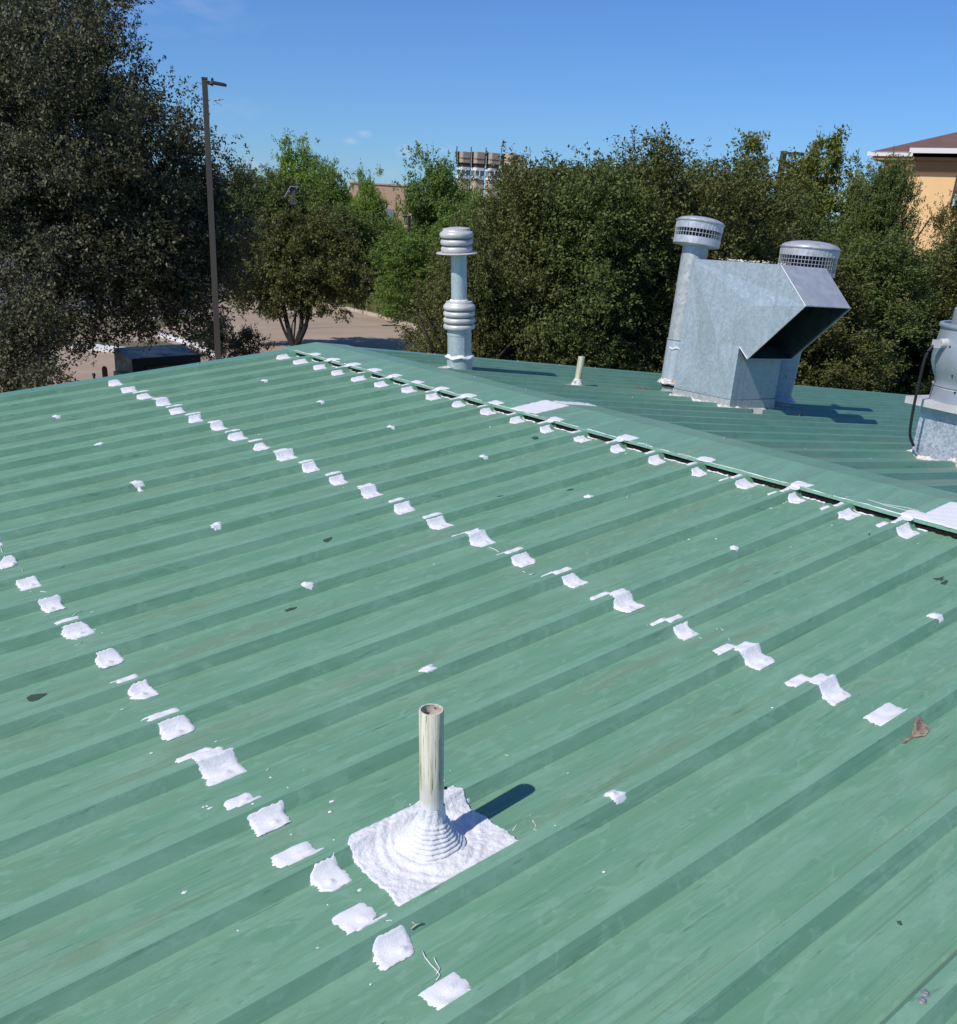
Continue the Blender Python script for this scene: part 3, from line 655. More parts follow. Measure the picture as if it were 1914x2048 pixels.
# rings of the boot
prf = []; N = 8
H0, H1, R0, R1 = .006, .082, .088, .037
for i in range(N):
    t0 = i/N
    for u in np.linspace(0, 1, 7)[:-1]:
        t = (i+u)/N; rr = R0+(R1-R0)*t**.75; z = H0+(H1-H0)*t**1.05
        b_ = math.sin(u*math.pi)**.7*.0052*(1-.35*t); prf.append((rr+b_, z+b_*.3))
prf.append((R1, H1))
for u in np.linspace(0, 1, 10)[1:]: prf.append((R1-(R1-RP-.0010)*u, H1+.045*u))
seg = 96; mb = MB(); mb.lathe(prf, seg, False)
rn = np.random.default_rng(4); ph = rn.random(8)*6.28; vv = []
for i, (x, y, z) in enumerate(mb.v):
    a = math.atan2(y, x); rr = math.hypot(x, y)
    d = .0014*math.sin(5*a+ph[0]+z*40)+.0009*math.sin(11*a+ph[1]-z*60)+.0005*math.sin(27*a+ph[2]+z*200)+rn.normal(0, .00018)
    squash = .5+.5*math.cos(a-2.6)          # thicker, smeared coating on the uphill-left side
    rr2 = rr+d+squash*.010*max(0, 1-z/.09); z2 = z-squash*.003*max(0, 1-z/.09)
    vv.append((rr2*math.cos(a)+math.tan(math.atan(-.05))*z, rr2*math.sin(a), z2-.1*0+ -(-S)*0+S*x*max(0, 1-z/.1)))
mb.v = vv; mb.build('boot', M_WHITER, vp, True)
# coated flashing sheet under it
r = random.Random(31); ya, yb, xa, xb = 1.792, 1.512, -3.585, -3.213
ys = sorted(set([round(v, 5) for v in np.arange(ya, yb, -.0028)]+[round(rib_y(21)-d, 5) for d, z in PROF[:4] if yb < rib_y(21)-d < ya]+[yb]), reverse=True)
cols = 130; n = len(ys); jl = rsmooth(r, n, 6)*.0018+rsmooth(r, n, 22)*.003; jr = rsmooth(r, n, 6)*.0018+rsmooth(r, n, 20)*.003; v = []
jt = rsmooth(r, cols, 5)*.002; rn = np.random.default_rng(8)
def lump(x, y):
    s_ = 0
    for (fx, fy, p, a) in ((60, 45, 1, .0012), (95, -80, 2, .0010), (-150, 120, .4, .0009), (210, 190, 3.1, .0007), (35, 25, 5, .0016), (310, -260, 1.7, .0005)):
        s_ += a*math.sin(fx*x+fy*y+p+1.3*math.sin(fy*.5*x-fx*.4*y))
    return s_
for i, y in enumerate(ys):
    t = i/(n-1)
    for j in range(cols):
        s_ = j/(cols-1); a = xa+jl[i]+.02*max(0, 1-(ya-y)/.03)**2; b = xb+jr[i]-.012*max(0, 1-(ya-y)/.05)**2; x = a+(b-a)*s_
        edge = i in (0, n-1) or j in (0, cols-1); dd = math.hypot(x-px0, y-py0)
        h = .0007 if edge else .0062+lump(x, y)*.55+rn.normal(0, .00012)
        if not edge:
            h += .012*math.exp(-((dd-.10)/.018)**2)*max(0, math.cos(math.atan2(y-py0, x-px0)+2.3))*.9
            h += .0035*math.sin(dd*190+2*math.sin(x*30))*math.exp(-((dd-.13)/.04)**2)*.5
        yy = y+(jt[j] if i in (0, n-1) else 0)
        v.append((x-px0, yy-py0, (roof_z if edge else goo)(x, yy)+max(h, .0007 if edge else .0028)-roof_z(px0, py0)))
f = [(i*cols+j, (i+1)*cols+j, (i+1)*cols+j+1, i*cols+j+1) for i in range(n-1) for j in range(cols-1)]
mesh_obj('coated_flashing', v, f, M_WHITER, vp, True)

# ------------------------------------------------------------------ far vent stack with two louvered heads
bx, by = .741, 6.855
vs = empty('vent_stack', (bx, by, -S*bx), (0, math.atan(-.072), 0), label='tall thin metal vent stack with two ringed louver heads, standing just over the ridge', cat='vent stack')
o = MB().lathe([(.1125, -.04), (.1125, .118)], 36, False).build('base_collar', M_GALV_BLUE, vs); auto_smooth(o)
prf = [(.113, .118), (.127, .122), (.131, .130), (.122, .138), (.108, .146), (.1045, .15)]
mb = MB().lathe(prf, 48, False); rn = np.random.default_rng(2)
mb.v = [(x*(1+.05*math.sin(7*math.atan2(y, x)+1)*.6+rn.normal(0, .012)), y*(1+rn.normal(0, .012)), z+.007*math.sin(5*math.atan2(y, x))+rn.normal(0, .002)) for x, y, z in mb.v]
mb.build('sealant_ring', M_WHITE, vs, True)
mb = MB().box((-.21, .01, .035), (.20, .10, .035)); mb.build('sealed_flashing', M_WHITE_OLD, vs)
o = MB().lathe([(.1045, .145), (.1045, .31), (.108, .312), (.108, .325), (.1045, .328), (.1045, .37)], 36, False).build('lower_pipe', M_GALV_BLUE, vs); auto_smooth(o)
o = MB().box((-.03, -.1042, .22), (.004, .004, .17)).build('seam', M_GALV2, vs)
def louver_rings(z0, z1, rads, top):
    k = len(rads); hh = (z1-z0)/k; p = [(.09, z0)]
    for i, rr in enumerate(rads):
        a = z0+i*hh
        p += [(rr-.006, a+.002), (rr, a+hh*.18), (rr+.001, a+hh*.45), (rr-.004, a+hh*.68), (rr-.010, a+hh*.76), (rr-.045, a+hh*.78), (rr-.045, a+hh*.99)]
    p = p[:-2]; p += top; return p
o = MB().lathe(louver_rings(.363, .575, (.137, .137, .136, .136), [(.118, .572), (.112, .58), (.112, .588), (.07, .592)]), 48, True).build('lower_louver', M_LOUVER, vs); auto_smooth(o, 50)
o = MB().lathe([(.0675, .588), (.0675, .972)], 32, False).build('upper_pipe', M_GALV_BLUE, vs); auto_smooth(o)
mb = MB().lathe([(.0675, .588), (.085, .590), (.078, .602), (.0672, .606)], 36, False)
mb.v = [(x*(1+rn.normal(0, .03)), y*(1+rn.normal(0, .03)), z+rn.normal(0, .002)) for x, y, z in mb.v]; mb.build('sealant_ring', M_WHITE, vs, True)
hd = Matrix.Rotation(math.atan(-.05), 4, 'Y')
o = MB().lathe([(.06, .966), (.17, .968), (.176, .974), (.17, .978), (.10, .982)], 44, True).build('storm_plate', M_LOUVER, vs); auto_smooth(o, 50); o.rotation_euler.y = -.02
o = MB().lathe(louver_rings(.982, 1.150, (.132, .134, .140), [(.120, 1.142), (.114, 1.15), (.112, 1.163), (.05, 1.172), (.001, 1.173)]), 48, True).build('upper_louver', M_LOUVER, vs); auto_smooth(o, 50); o.rotation_euler.y = -.02

# ------------------------------------------------------------------ short yellowed vent pipe beyond the ridge
bx, by = 1.632, 6.277
v2 = empty('vent_pipe', (bx, by, -S*bx), (0, math.atan(.09), 0), label='short yellowed vent pipe with a ribbed boot, on the far slope', cat='vent pipe')
o = MB().lathe([(.0305, 0), (.0305, .262), (.027, .264), (.026, .24)], 28, False).build('pipe', M_PIPE2, v2); auto_smooth(o)
p = []
for i in range(5):
    t = i/5; rr = .066-.034*t**.8; z = .0+.066*t; p += [(rr, z), (rr+.003, z+.005), (rr-.001, z+.011)]
o = MB().lathe(p+[(.031, .07)], 36, False).build('boot', M_WHITE_OLD, v2, True)
mb = MB().lathe([(.11, .003), (.09, .009), (.06, .014)], 20, True); mb.v = [((x*1.3-.045)*(1+rn.normal(0, .05)), y*(1+rn.normal(0, .08)), z) for x, y, z in mb.v]; mb.build('sealed_flashing', M_WHITE_OLD, v2)

# ------------------------------------------------------------------ gooseneck hood
HX0 = Vector((2.555, 5.2826, -.2589)); HU = Vector((-.0843, -.9963, .0165)); HB = Vector((.996, -.0848, -.0295)); HN = Vector((.0308, .0139, .9994))
hood = empty('exhaust_hood', HX0, label='large galvanized gooseneck exhaust hood with a slanted opening facing down, on the far slope', cat='exhaust hood')
HM = Matrix(((HU.x, HB.x, HN.x), (HU.y, HB.y, HN.y), (HU.z, HB.z, HN.z)))
def hp(u, d, v_): return tuple(HM @ Vector((u, d, v_)))
Wd, Dp, VT = .70, .5907, 1.218
side = [(-Wd, .083), (0, .083), (0, .541), (.111, .449), (.611, .923), (.290, VT), (-Wd, VT)]
def sheet(pts, mat, name, th=.0025, nrm=None, **kw):
    return mesh_obj(name, pts, [tuple(range(len(pts)))], mat, hood, **kw)
# side panels: creased into slightly bent facets from the top corner (cross-broken sheet metal)
def side_panel(d, flip):
    ctr = (-.66, 1.16); bulge = .012 if not flip else -.012
    P = [hp(u, d, v_) for u, v_ in side]
    e = -1 if not flip else 1
    a = hp(-.69, d+e*.004, 1.20)
    mid1 = hp(-.02, d+e*.014, .60); mid2 = hp(.52, d+e*.002, .95); mid3 = hp(-.25, d+e*.010, .083+.05); mid4 = hp(-.42, d-e*.004, .10)
    V = P+[hp(-.44, d-e*.012, .36), hp(-.22, d+e*.030, .55), hp(.10, d+e*.026, .88)]
    # fan from top-left corner index 6
    F = [(6, 0, 7), (0, 1, 8, 7), (6, 7, 8), (1, 2, 8), (6, 8, 9), (8, 2, 3, 9), (9, 3, 4), (6, 9, 4), (6, 4, 5)]
    if flip: F = [tuple(reversed(q)) for q in F]
    return mesh_obj('side_panel', V, F, M_GALV, hood)
side_panel(0, False); side_panel(Dp, True)
def quad(uv0, uv1, name, mat, inset=0.0, **kw):
    (u0, v0), (u1, v1) = uv0, uv1
    return mesh_obj(name, [hp(u0, 0+inset, v0), hp(u1, 0+inset, v1), hp(u1, Dp-inset, v1), hp(u0, Dp-inset, v0)], [(0, 1, 2, 3)], mat, hood, **kw)
M_HFRONT = galv('galvanized_front', (.44, .47, .50), (.54, .56, .58), .25, .42, 18)
# front slope panel, cross-broken
u0, v0, u1, v1 = .290, VT, .611, .923
c_ = hp((u0+u1)/2+.006, Dp/2, (v0+v1)/2+.006)
mesh_obj('front_panel', [hp(u0, 0, v0), hp(u1, 0, v1), hp(u1, Dp, v1), hp(u0, Dp, v0), c_], [(0, 1, 4), (1, 2, 4), (2, 3, 4), (3, 0, 4)], M_HFRONT, hood)
quad((-Wd, VT), (.290, VT), 'top_panel', M_GALV); quad((-Wd, .083), (-Wd, VT), 'back_panel', M_GALV)
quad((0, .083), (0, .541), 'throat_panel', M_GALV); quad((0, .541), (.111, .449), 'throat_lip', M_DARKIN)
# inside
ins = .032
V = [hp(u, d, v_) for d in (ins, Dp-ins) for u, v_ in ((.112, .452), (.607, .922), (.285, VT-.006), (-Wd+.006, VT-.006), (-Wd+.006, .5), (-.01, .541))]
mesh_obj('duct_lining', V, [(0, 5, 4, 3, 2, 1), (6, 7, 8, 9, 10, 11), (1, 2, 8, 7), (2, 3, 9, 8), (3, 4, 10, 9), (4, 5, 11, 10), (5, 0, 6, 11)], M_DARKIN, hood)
# hems round the opening
for (a, b, nm) in (((.111, 0, .449), (.611, 0, .923), 'hem'), ((.111, Dp, .449), (.611, Dp, .923), 'hem'), ((.611, 0, .923), (.611, Dp, .923), 'hem'), ((.111, 0, .449), (.111, Dp, .449), 'hem'),
                   ((.290, 0, VT), (.611, 0, .923), 'seam'), ((0, 0, .541), (.111, 0, .449), 'hem')):
    MB().tube([hp(*a), hp(*b)], .0055 if nm == 'hem' else .004, 6).build(nm, M_HFRONT, hood)
# curb below
MB().tube([hp(-Wd-.004, -.004, .0845), hp(.004, -.004, .0845), hp(.004, Dp+.004, .0845)], .003, 5).build('seam', M_BLACK, hood)
for u_ in (-.62, -.30, -.10):
    o = MB().lathe([(.007, 0), (.007, .004)], 8, True).build('rivet', M_GALV2, hood); o.matrix_local = Matrix.Translation(hp(u_, -.003, .115)) @ Matrix.Rotation(-math.pi/2, 4, 'Y')
cb = []
for v_ in (-.07, .086): cb += [hp(-Wd-.006, -.006, v_), hp(.006, -.006, v_), hp(.006, Dp+.006, v_), hp(-Wd-.006, Dp+.006, v_)]
mesh_obj('curb', cb, [(0, 1, 5, 4), (1, 2, 6, 5), (2, 3, 7, 6), (3, 0, 4, 7), (4, 5, 6, 7)], M_GALV2, hood)
rn = np.random.default_rng(12)
for (a, b) in (((-Wd-.02, -.015), (.01, -.015)), ((.012, -.01), (.012, Dp))):
    pts = []
    for t in np.linspace(0, 1, 40):
        q = hp(a[0]+(b[0]-a[0])*t, a[1]+(b[1]-a[1])*t, 0); x, y = q[0]+HX0.x, q[1]+HX0.y
        pts.append((q[0]+rn.normal(0, .003), q[1]+rn.normal(0, .003), -S*abs(x)-HX0.z+.012+.35*prof(y)+rn.normal(0, .003)))
    MB().tube(pts, [.011+abs(rn.normal(0, .007)) for _ in pts], 6).build('sealant_bead', M_WHITE_OLD, hood, True)
mb = MB()
for _ in range(90):
    u, d = rn.uniform(-.45, .12), rn.uniform(.02, .35); s_ = rn.uniform(.006, .016); a = rn.uniform(0, 6.28)
    c = np.array(hp(u, d, VT+.006+abs(rn.normal(0, .007)))); e1 = np.array([math.cos(a), math.sin(a), rn.uniform(-.5, .5)])*s_; e2 = np.array([-math.sin(a), math.cos(a), rn.uniform(-.6, .6)])*s_*.5
    mb.add([c-e1, c-e2, c+e1, c+e2, c+np.array([0, 0, s_*.5])], [(0, 1, 4), (1, 2, 4), (2, 3, 4), (3, 0, 4)])
mb.build('leaf_litter', M_WHITE_OLD, hood, kind='stuff')

# ------------------------------------------------------------------ the two flues by the hood
def flue_cap(root, z0, rc, h_low, h_mesh, h_top, dome, tilt, off, nv, seg=40):
    cr = (0, tilt, 0)
    def P(mb, nm, mt, sm=True):
        o = mb.build(nm, mt, root); o.location = (off, 0, z0); o.rotation_euler = cr; auto_smooth(o, 40) if sm else None; return o
    P(MB().lathe([(rc*.45, -.02), (rc*.98, 0), (rc, .004), (rc, h_low), (rc-.006, h_low)], seg, False), 'lower_band', M_ALU)
    mb = MB()
    for i in range(nv):
        a = 2*math.pi*i/nv; mb.box(((rc-.003)*math.cos(a), (rc-.003)*math.sin(a), h_low+h_mesh/2), (.004, .004, h_mesh), a)
    nr = max(2, int(h_mesh/(2*math.pi*rc/nv)+.5))
    for k in range(1, nr):
        z = h_low+h_mesh*k/nr; mb.lathe([(rc-.001, z-.002), (rc-.001, z+.002), (rc-.005, z+.002), (rc-.005, z-.002), (rc-.001, z-.002)], seg, False)
    P(mb, 'wire_mesh', M_ALU, False)
    z1 = h_low+h_mesh
    P(MB().lathe([(rc*.6, h_low*.4), (rc*.6, z1)], 28, True), 'inner_core', M_BLACK)
    mb = MB().lathe([(rc-.012, z1), (rc+.001, z1), (rc+.001, z1+h_top)], seg, False)
    nfl = 36   # vertical crimps
    for i in range(nfl):
        a = 2*math.pi*i/nfl; mb.box(((rc+.001)*math.cos(a), (rc+.001)*math.sin(a), z1+h_top/2), (.004, .006, h_top*.96), a)
    P(mb, 'upper_band', M_ALU, False)
    z2 = z1+h_top
    pr = [(rc+.001, z2), (rc+.010, z2+.002), (rc+.012, z2+.010), (rc+.004, z2+.013)]
    for t in np.linspace(.0, 1, 8): pr.append(((rc-.002)*math.cos(t*math.pi/2)+.0005, z2+.012+dome*math.sin(t*math.pi/2)))
    P(MB().lathe(pr, seg, True), 'dome', M_ALU)
fl1 = empty('flue', (2.894, 6.228, -S*2.894), (0, math.atan(.048), 0), label='round galvanized flue left of the hood with a tilted mesh cap', cat='flue', group='capped flues beside the exhaust hood')
o = MB().lathe([(.108, -.03), (.108, .07)], 32, False).build('base_pipe', M_GALV2, fl1); auto_smooth(o)
o = MB().lathe([(.108, .07), (.110, .10), (.112, .105)], 32, False).build('rubber_band', M_BLACK, fl1); auto_smooth(o)
mb = MB().lathe([(.155, .098), (.157, .104), (.128, .135), (.122, .15)], 36, False); mb.v = [(x*(1+rn.normal(0, .02)), y*(1+rn.normal(0, .02)), z+rn.normal(0, .003)) for x, y, z in mb.v]; mb.build('storm_collar', M_WHITE_OLD, fl1)
o = MB().lathe([(.124, .12), (.124, .50), (.128, .502), (.128, .512), (.122, .515)], 36, False).build('lower_pipe', M_GALV_BLUE, fl1); auto_smooth(o)
o = MB().lathe([(.1295, .505), (.1295, .508), (.124, .508)], 36, False).build('clamp_band', M_BLACK, fl1)
o = MB().lathe([(.119, .51), (.119, 1.42)], 36, False).build('upper_pipe', M_GALV2, fl1); auto_smooth(o)
mb = MB(); a0 = math.radians(215)
for dz in (0, ): mb.tube([(.127*math.cos(a), .127*math.sin(a), .43+.01*math.sin(a*9)) for a in np.linspace(a0-.7, a0+.9, 12)], .008, 6)
mb.tube([(.128*math.cos(a0+.75), .128*math.sin(a0+.75), z) for z in (.43, .30, .16)], .008, 6).build('sealant_bead', M_WHITE, fl1, True)
flue_cap(fl1, 1.345, .215, .065, .065, .060, .045, .07, .0, 44)
fl2 = empty('flue', (3.728, 5.638, -S*3.728), (0, math.atan(.105), 0), label='wider flue behind the right side of the hood, its mesh cap showing over the hood', cat='flue', group='capped flues beside the exhaust hood')
o = MB().lathe([(.16, -.03), (.16, .08)], 32, False).build('base_pipe', M_GALV, fl2); auto_smooth(o)
o = MB().lathe([(.215, .075), (.213, .085), (.165, .13)], 32, False).build('storm_collar', M_GALV, fl2); auto_smooth(o)
o = MB().lathe([(.158, .12), (.158, .36), (.163, .362), (.163, .375), (.156, .38), (.156, 1.3)], 32, False).build('pipe', M_GALV, fl2); auto_smooth(o)
mb = MB().lathe([(.164, .30), (.168, .31), (.164, .32)], 32, False); mb.build('sealant_ring', M_WHITE_OLD, fl2)
flue_cap(fl2, 1.235, .268, .04, .13, .065, .060, -.075, .04, 52)

# ------------------------------------------------------------------ roof fan at the right edge
fa = math.atan2(-.42, -.11)
C0 = Vector((2.118, 3.345, 0)); fd1 = Vector((-.20, -.98, 0)).normalized(); fd2 = Vector((.98, -.20, 0)).normalized(); FS = .53
cen = C0+fd1*FS/2+fd2*FS/2
fan = empty('roof_fan', (cen.x, cen.y, -S*cen.x), label='grey spun aluminium exhaust fan on a galvanized curb at the right edge', cat='roof fan')
fz = math.atan2(fd2.y, fd2.x)
def fbox(c, d, nm, mt): return MB().box((c[0]*math.cos(fz)-c[1]*math.sin(fz), c[0]*math.sin(fz)+c[1]*math.cos(fz), c[2]), d, fz).build(nm, mt, fan)
fbox((0, 0, .145), (FS, FS, .45), 'curb', M_CURB)
fbox((0, 0, .352), (FS+.008, FS+.008, .055), 'curb_collar', M_GALV)
fbox((0, 0, .408), (FS+.17, FS+.17, .048), 'base_plate', M_LOUVER)
prf = [(.345, .43), (.340, .50), (.334, .555), (.340, .580), (.365, .625), (.386, .680), (.390, .730), (.384, .80), (.376, .87), (.374, .905), (.386, .912), (.389, .924), (.386, .936), (.374, .940), (.364, .934), (.362, .90), (.30, .85)]
o = MB().lathe(prf, 72, True).build('bowl', M_FAN, fan); auto_smooth(o, 50)
o = MB().lathe([(.337, .43), (.338, .53), (.347, .535)], 72, False).build('neck', M_LOUVER, fan); auto_smooth(o)
o = MB().lathe([(.315, .85), (.315, 1.03), (.305, 1.04), (.305, 1.13), (.292, 1.152), (.001, 1.17)], 48, True).build('motor_cowl', M_FAN, fan); auto_smooth(o, 40)
lp = on_y(1869, 668, cen.y-.0)   # conduit fitting on the left side of the bowl
L0 = Vector((-.278, .0, .865)); dirl = Vector((-.86, .51, 0)).normalized()
cp = Vector((dirl.x*.372, dirl.y*.372, .815))
mb = MB(); q = dirl.to_track_quat('Z', 'Y').to_matrix().to_4x4(); q.translation = cp-dirl*.03
def lathe_m(prf, seg, M, nm, mt, par):
    mb = MB().lathe(prf, seg, True, True); mb.v = [tuple(M @ Vector(p)) for p in mb.v]; o = mb.build(nm, mt, par); auto_smooth(o); return o
lathe_m([(.036, 0), (.040, .012), (.038, .024)], 24, q, 'rubber_grommet', M_BLACK, fan)
lathe_m([(.032, .02), (.030, .075), (.027, .08)], 24, q, 'conduit_elbow', M_LOUVER, fan)
e = cp+dirl*.075
MB().box(tuple(e+Vector((0, 0, -.005))), (.045, .04, .05), math.atan2(dirl.y, dirl.x)).build('conduit_box', M_LOUVER, fan)
rb = Vector((dirl.y, -dirl.x, 0))
CP = [e+dirl*.012+Vector((0, 0, -.015)), e+dirl*.035+Vector((0, 0, -.035)), e+dirl*.058+Vector((0, 0, -.09)), e+dirl*.062+Vector((0, 0, -.22)), e+dirl*.060+Vector((0, 0, -.38)), e+dirl*.052+Vector((0, 0, -.52)), e+dirl*.035+Vector((0, 0, -.62)), e-dirl*.01+Vector((0, 0, -.69))]
def spline(P, n=6):
    out = []
    for i in range(len(P)-1):
        p0, p1, p2, p3 = P[max(i-1, 0)], P[i], P[i+1], P[min(i+2, len(P)-1)]
        for t in np.linspace(0, 1, n, endpoint=False):
            t = float(t); out.append(.5*((2*p1)+(p2-p0)*t+(2*p0-5*p1+4*p2-p3)*t*t+(3*p1-p0-3*p2+p3)*t**3))
    return out+[P[-1]]
MB().tube(spline(CP), .0095, 10).build('cable', M_BLACK, fan, True)
for (a, z) in ((2.75, .80), (2.9, .62), (3.0, .515)):
    rr = {.80: .384, .62: .362, .515: .341}[z]; MB().box((rr*math.cos(a), rr*math.sin(a), z), (.008, .010, .012), a).build('rivet', M_BLACK, fan)
rn = np.random.default_rng(20)
for i, (a, b) in enumerate(((fd2*(-FS/2-.08)+fd1*(-FS/2-.0), fd2*(-FS/2-.01)+fd1*(FS/2)), )):
    pts = []; rad = []
    for t in np.linspace(0, 1, 60):
        p = a.lerp(b, float(t)); x, y = p.x+cen.x, p.y+cen.y
        pts.append((p.x+rn.normal(0, .004), p.y, roof_z(x, y)+S*cen.x+.004)); rad.append(.006+.010*min(1, t*4)+abs(rn.normal(0, .005)))
    MB().tube(pts, rad, 6).build('sealant_bead', M_WHITE_OLD, fan, True)
P = Vector((-.3, -.15, .15))

# ------------------------------------------------------------------ small things lying on the roof
P = on_far(1513, 831, 0)
bb = empty('junction_box', (P[0], P[1], roof_z(P[0], P[1])), (0, 0, R(-38)), label='small grey metal box on the far slope in front of the hood', cat='metal box')
MB().box((0, 0, .028), (.075, .062, .056)).build('housing', M_LOUVER, bb)
MB().box((-.0385, 0, .028), (.003, .05, .044)).build('cover_plate', M_STEEL, bb)
o = MB().lathe([(.008, 0), (.008, .004)], 12, True).build('knockout', M_BLACK, bb); o.rotation_euler = (0, -math.pi/2, 0); o.location = (-.040, 0, .03)
P = on_far(1598, 840, 0)
o = MB().lathe([(.02, 0), (.026, .01), (.022, .024), (.008, .03)], 14, True).build('rubber_plug', M_BLACK, smooth=True); o.location = (P[0], P[1], roof_z(P[0], P[1])+.001)
tag(o, 'small dark round plug lying on the far slope near the hood shadow', 'plug')
def scrap(name, outline, mat, label, cat, curl=.004, near=True, hgt=None, group=None):
    pts = [on_near(*q) if near else on_far(*q) for q in outline]; c = np.mean(pts, 0); v = [(c[0], c[1], roof_z(c[0], c[1])+curl)]
    v += [(p[0], p[1], roof_z(p[0], p[1])+.0012+(curl*.6 if i % 2 else 0)) for i, p in enumerate(pts)]; n = len(pts)
    o = mesh_obj(name, v, [(0, 1+i, 1+(i+1) % n) for i in range(n)], mat); tag(o, label, cat, group); return o
T = lambda x, y: (1514+x/4.645, 1280+y/4.645)
o = scrap('dry_leaf', [T(*q) for q in ((1335, 960), (1370, 965), (1450, 910), (1510, 905), (1560, 895), (1590, 860), (1605, 830), (1560, 800), (1500, 790), (1450, 805), (1440, 850), (1430, 890), (1380, 925))], M_LEAFDRY, 'curled brown dry leaf with its stem near the right edge of the roof', 'leaf', .004)
T = lambda x, y: (1514+x/4.645, 900+y/4.645)
scrap('dark_leaf', [T(*q) for q in ((1625, 1195), (1660, 1210), (1700, 1225), (1705, 1250), (1750, 1255), (1778, 1225), (1740, 1205), (1730, 1178), (1690, 1190))], M_DEBRIS, 'dark flattened leaf cluster high on the right of the near slope', 'leaf', .002)
T = lambda x, y: (x/4.645, 1060+y/4.645)
scrap('wet_leaf', [T(*q) for q in ((245, 1570), (290, 1545), (370, 1530), (440, 1522), (400, 1550), (350, 1580), (300, 1595), (265, 1592))], M_DEBRIS, 'dark wet leaf near the left edge beside the near row of patches', 'leaf', .002)
T = lambda x, y: (400+x/4.645, 1060+y/4.645)
scrap('wet_leaf', [T(*q) for q in ((780, 748), (830, 730), (905, 715), (880, 735), (840, 752), (800, 760))], M_DEBRIS, 'narrow dark leaf between the two rows of patches', 'leaf', .002)
scrap('wet_leaf', [T(*q) for q in ((1140, 100), (1165, 68), (1225, 70), (1220, 90), (1185, 115), (1150, 112))], M_DEBRIS, 'small dark leaf just below the middle of the farther row of patches', 'leaf', .002)
T = lambda x, y: (800+x/4.645, 700+y/4.645)
scrap('wet_leaf', [T(*q) for q in ((1215, 825), (1245, 805), (1280, 812), (1285, 825), (1250, 832))], M_DEBRIS, 'small dark leaf just below the ridge patches', 'leaf', .002)
scrap('wet_leaf', [T(*q) for q in ((1540, 1308), (1570, 1295), (1620, 1287), (1600, 1303), (1560, 1310))], M_DEBRIS, 'dark sliver of leaf left of a single white dab high on the roof', 'leaf', .002)
scrap('wet_leaf', [T(*q) for q in ((885, 1420), (905, 1412), (960, 1416), (930, 1425), (895, 1428))], M_DEBRIS, 'tiny dark leaf above the farther row of patches', 'leaf', .002)
T = lambda x, y: (1514+x/4.645, 900+y/4.645)
scrap('wet_leaf', [T(*q) for q in ((1008, 828), (1040, 820), (1035, 860), (1025, 895), (1018, 860))], M_DEBRIS, 'thin dark green leaf lying across a rib near the ridge at right', 'leaf', .003)
T = lambda x, y: (1200+x/2.602, 1500+y/2.602)
scrap('dark_seed', [T(*q) for q in ((1540, 898), (1560, 900), (1574, 912), (1562, 918), (1545, 910))], M_DEBRIS, 'tiny dark seed on the flat pan at the lower right', 'seed', .005)
T = lambda x, y: (1180+x/6.193, 790+y/6.193)
scrap('wet_leaf', [T(*q) for q in ((315, 178), (400, 180), (350, 198))], M_DEBRIS, 'dark leaf on the far slope just over the ridge', 'leaf', .004, near=False)
tw = MB(); P = [Vector((*on_near(*q, 0)[:2], 0)) for q in ((822, 1868), (832, 1861), (846, 1855))]
tw.tube([(p.x, p.y, roof_z(p.x, p.y)+.007) for p in P], [.0016, .0022, .0014], 6); p = P[1]
tw.tube([(p.x, p.y, roof_z(p.x, p.y)+.007), (p.x-.006, p.y+.010, roof_z(p.x, p.y)+.012)], .0012, 5)
o = tw.build('twig', M_PIPE2, smooth=True); tag(o, 'short dry twig beside the lower right white patch', 'twig')
P = on_far(1290, 783, 0)
st = []
for i in range(22):
    a = i/22*6.283; st.append((P[0]+.17*math.cos(a)*(1+.15*math.sin(3*a)), P[1]+.07*math.sin(a)*(1+.2*math.cos(4*a))))
part(mesh_obj('rust_stain', [(x, y, roof_z(x, y)+.0012) for x, y in st]+[(P[0], P[1], roof_z(P[0], P[1])+.0012)], [(i, (i+1) % 22, 22) for i in range(22)], M_STAIN))

# ------------------------------------------------------------------ trees
def unit(a): return a/np.maximum(np.linalg.norm(a, axis=-1, keepdims=True), 1e-9)
def leaf_mesh(name, pos, dirs, up, length, width, mat):
    n = len(pos); d = unit(dirs); s_ = unit(np.cross(d, up)); nn = np.cross(s_, d)
    L = length[:, None]; Wh = width[:, None]/2
    v = np.empty((n, 4, 3), np.float32)
    v[:, 0] = pos; v[:, 1] = pos+d*L*.5+s_*Wh+nn*Wh*.35; v[:, 2] = pos+d*L; v[:, 3] = pos+d*L*.5-s_*Wh+nn*Wh*.35
    me = bpy.data.meshes.new(name); me.vertices.add(4*n); me.vertices.foreach_set('co', v.reshape(-1))
    me.loops.add(4*n); me.loops.foreach_set('vertex_index', np.arange(4*n, dtype=np.int32)); me.polygons.add(n)
    me.polygons.foreach_set('loop_start', np.arange(0, 4*n, 4, dtype=np.int32)); me.update(calc_edges=True); me.materials.append(mat); return me
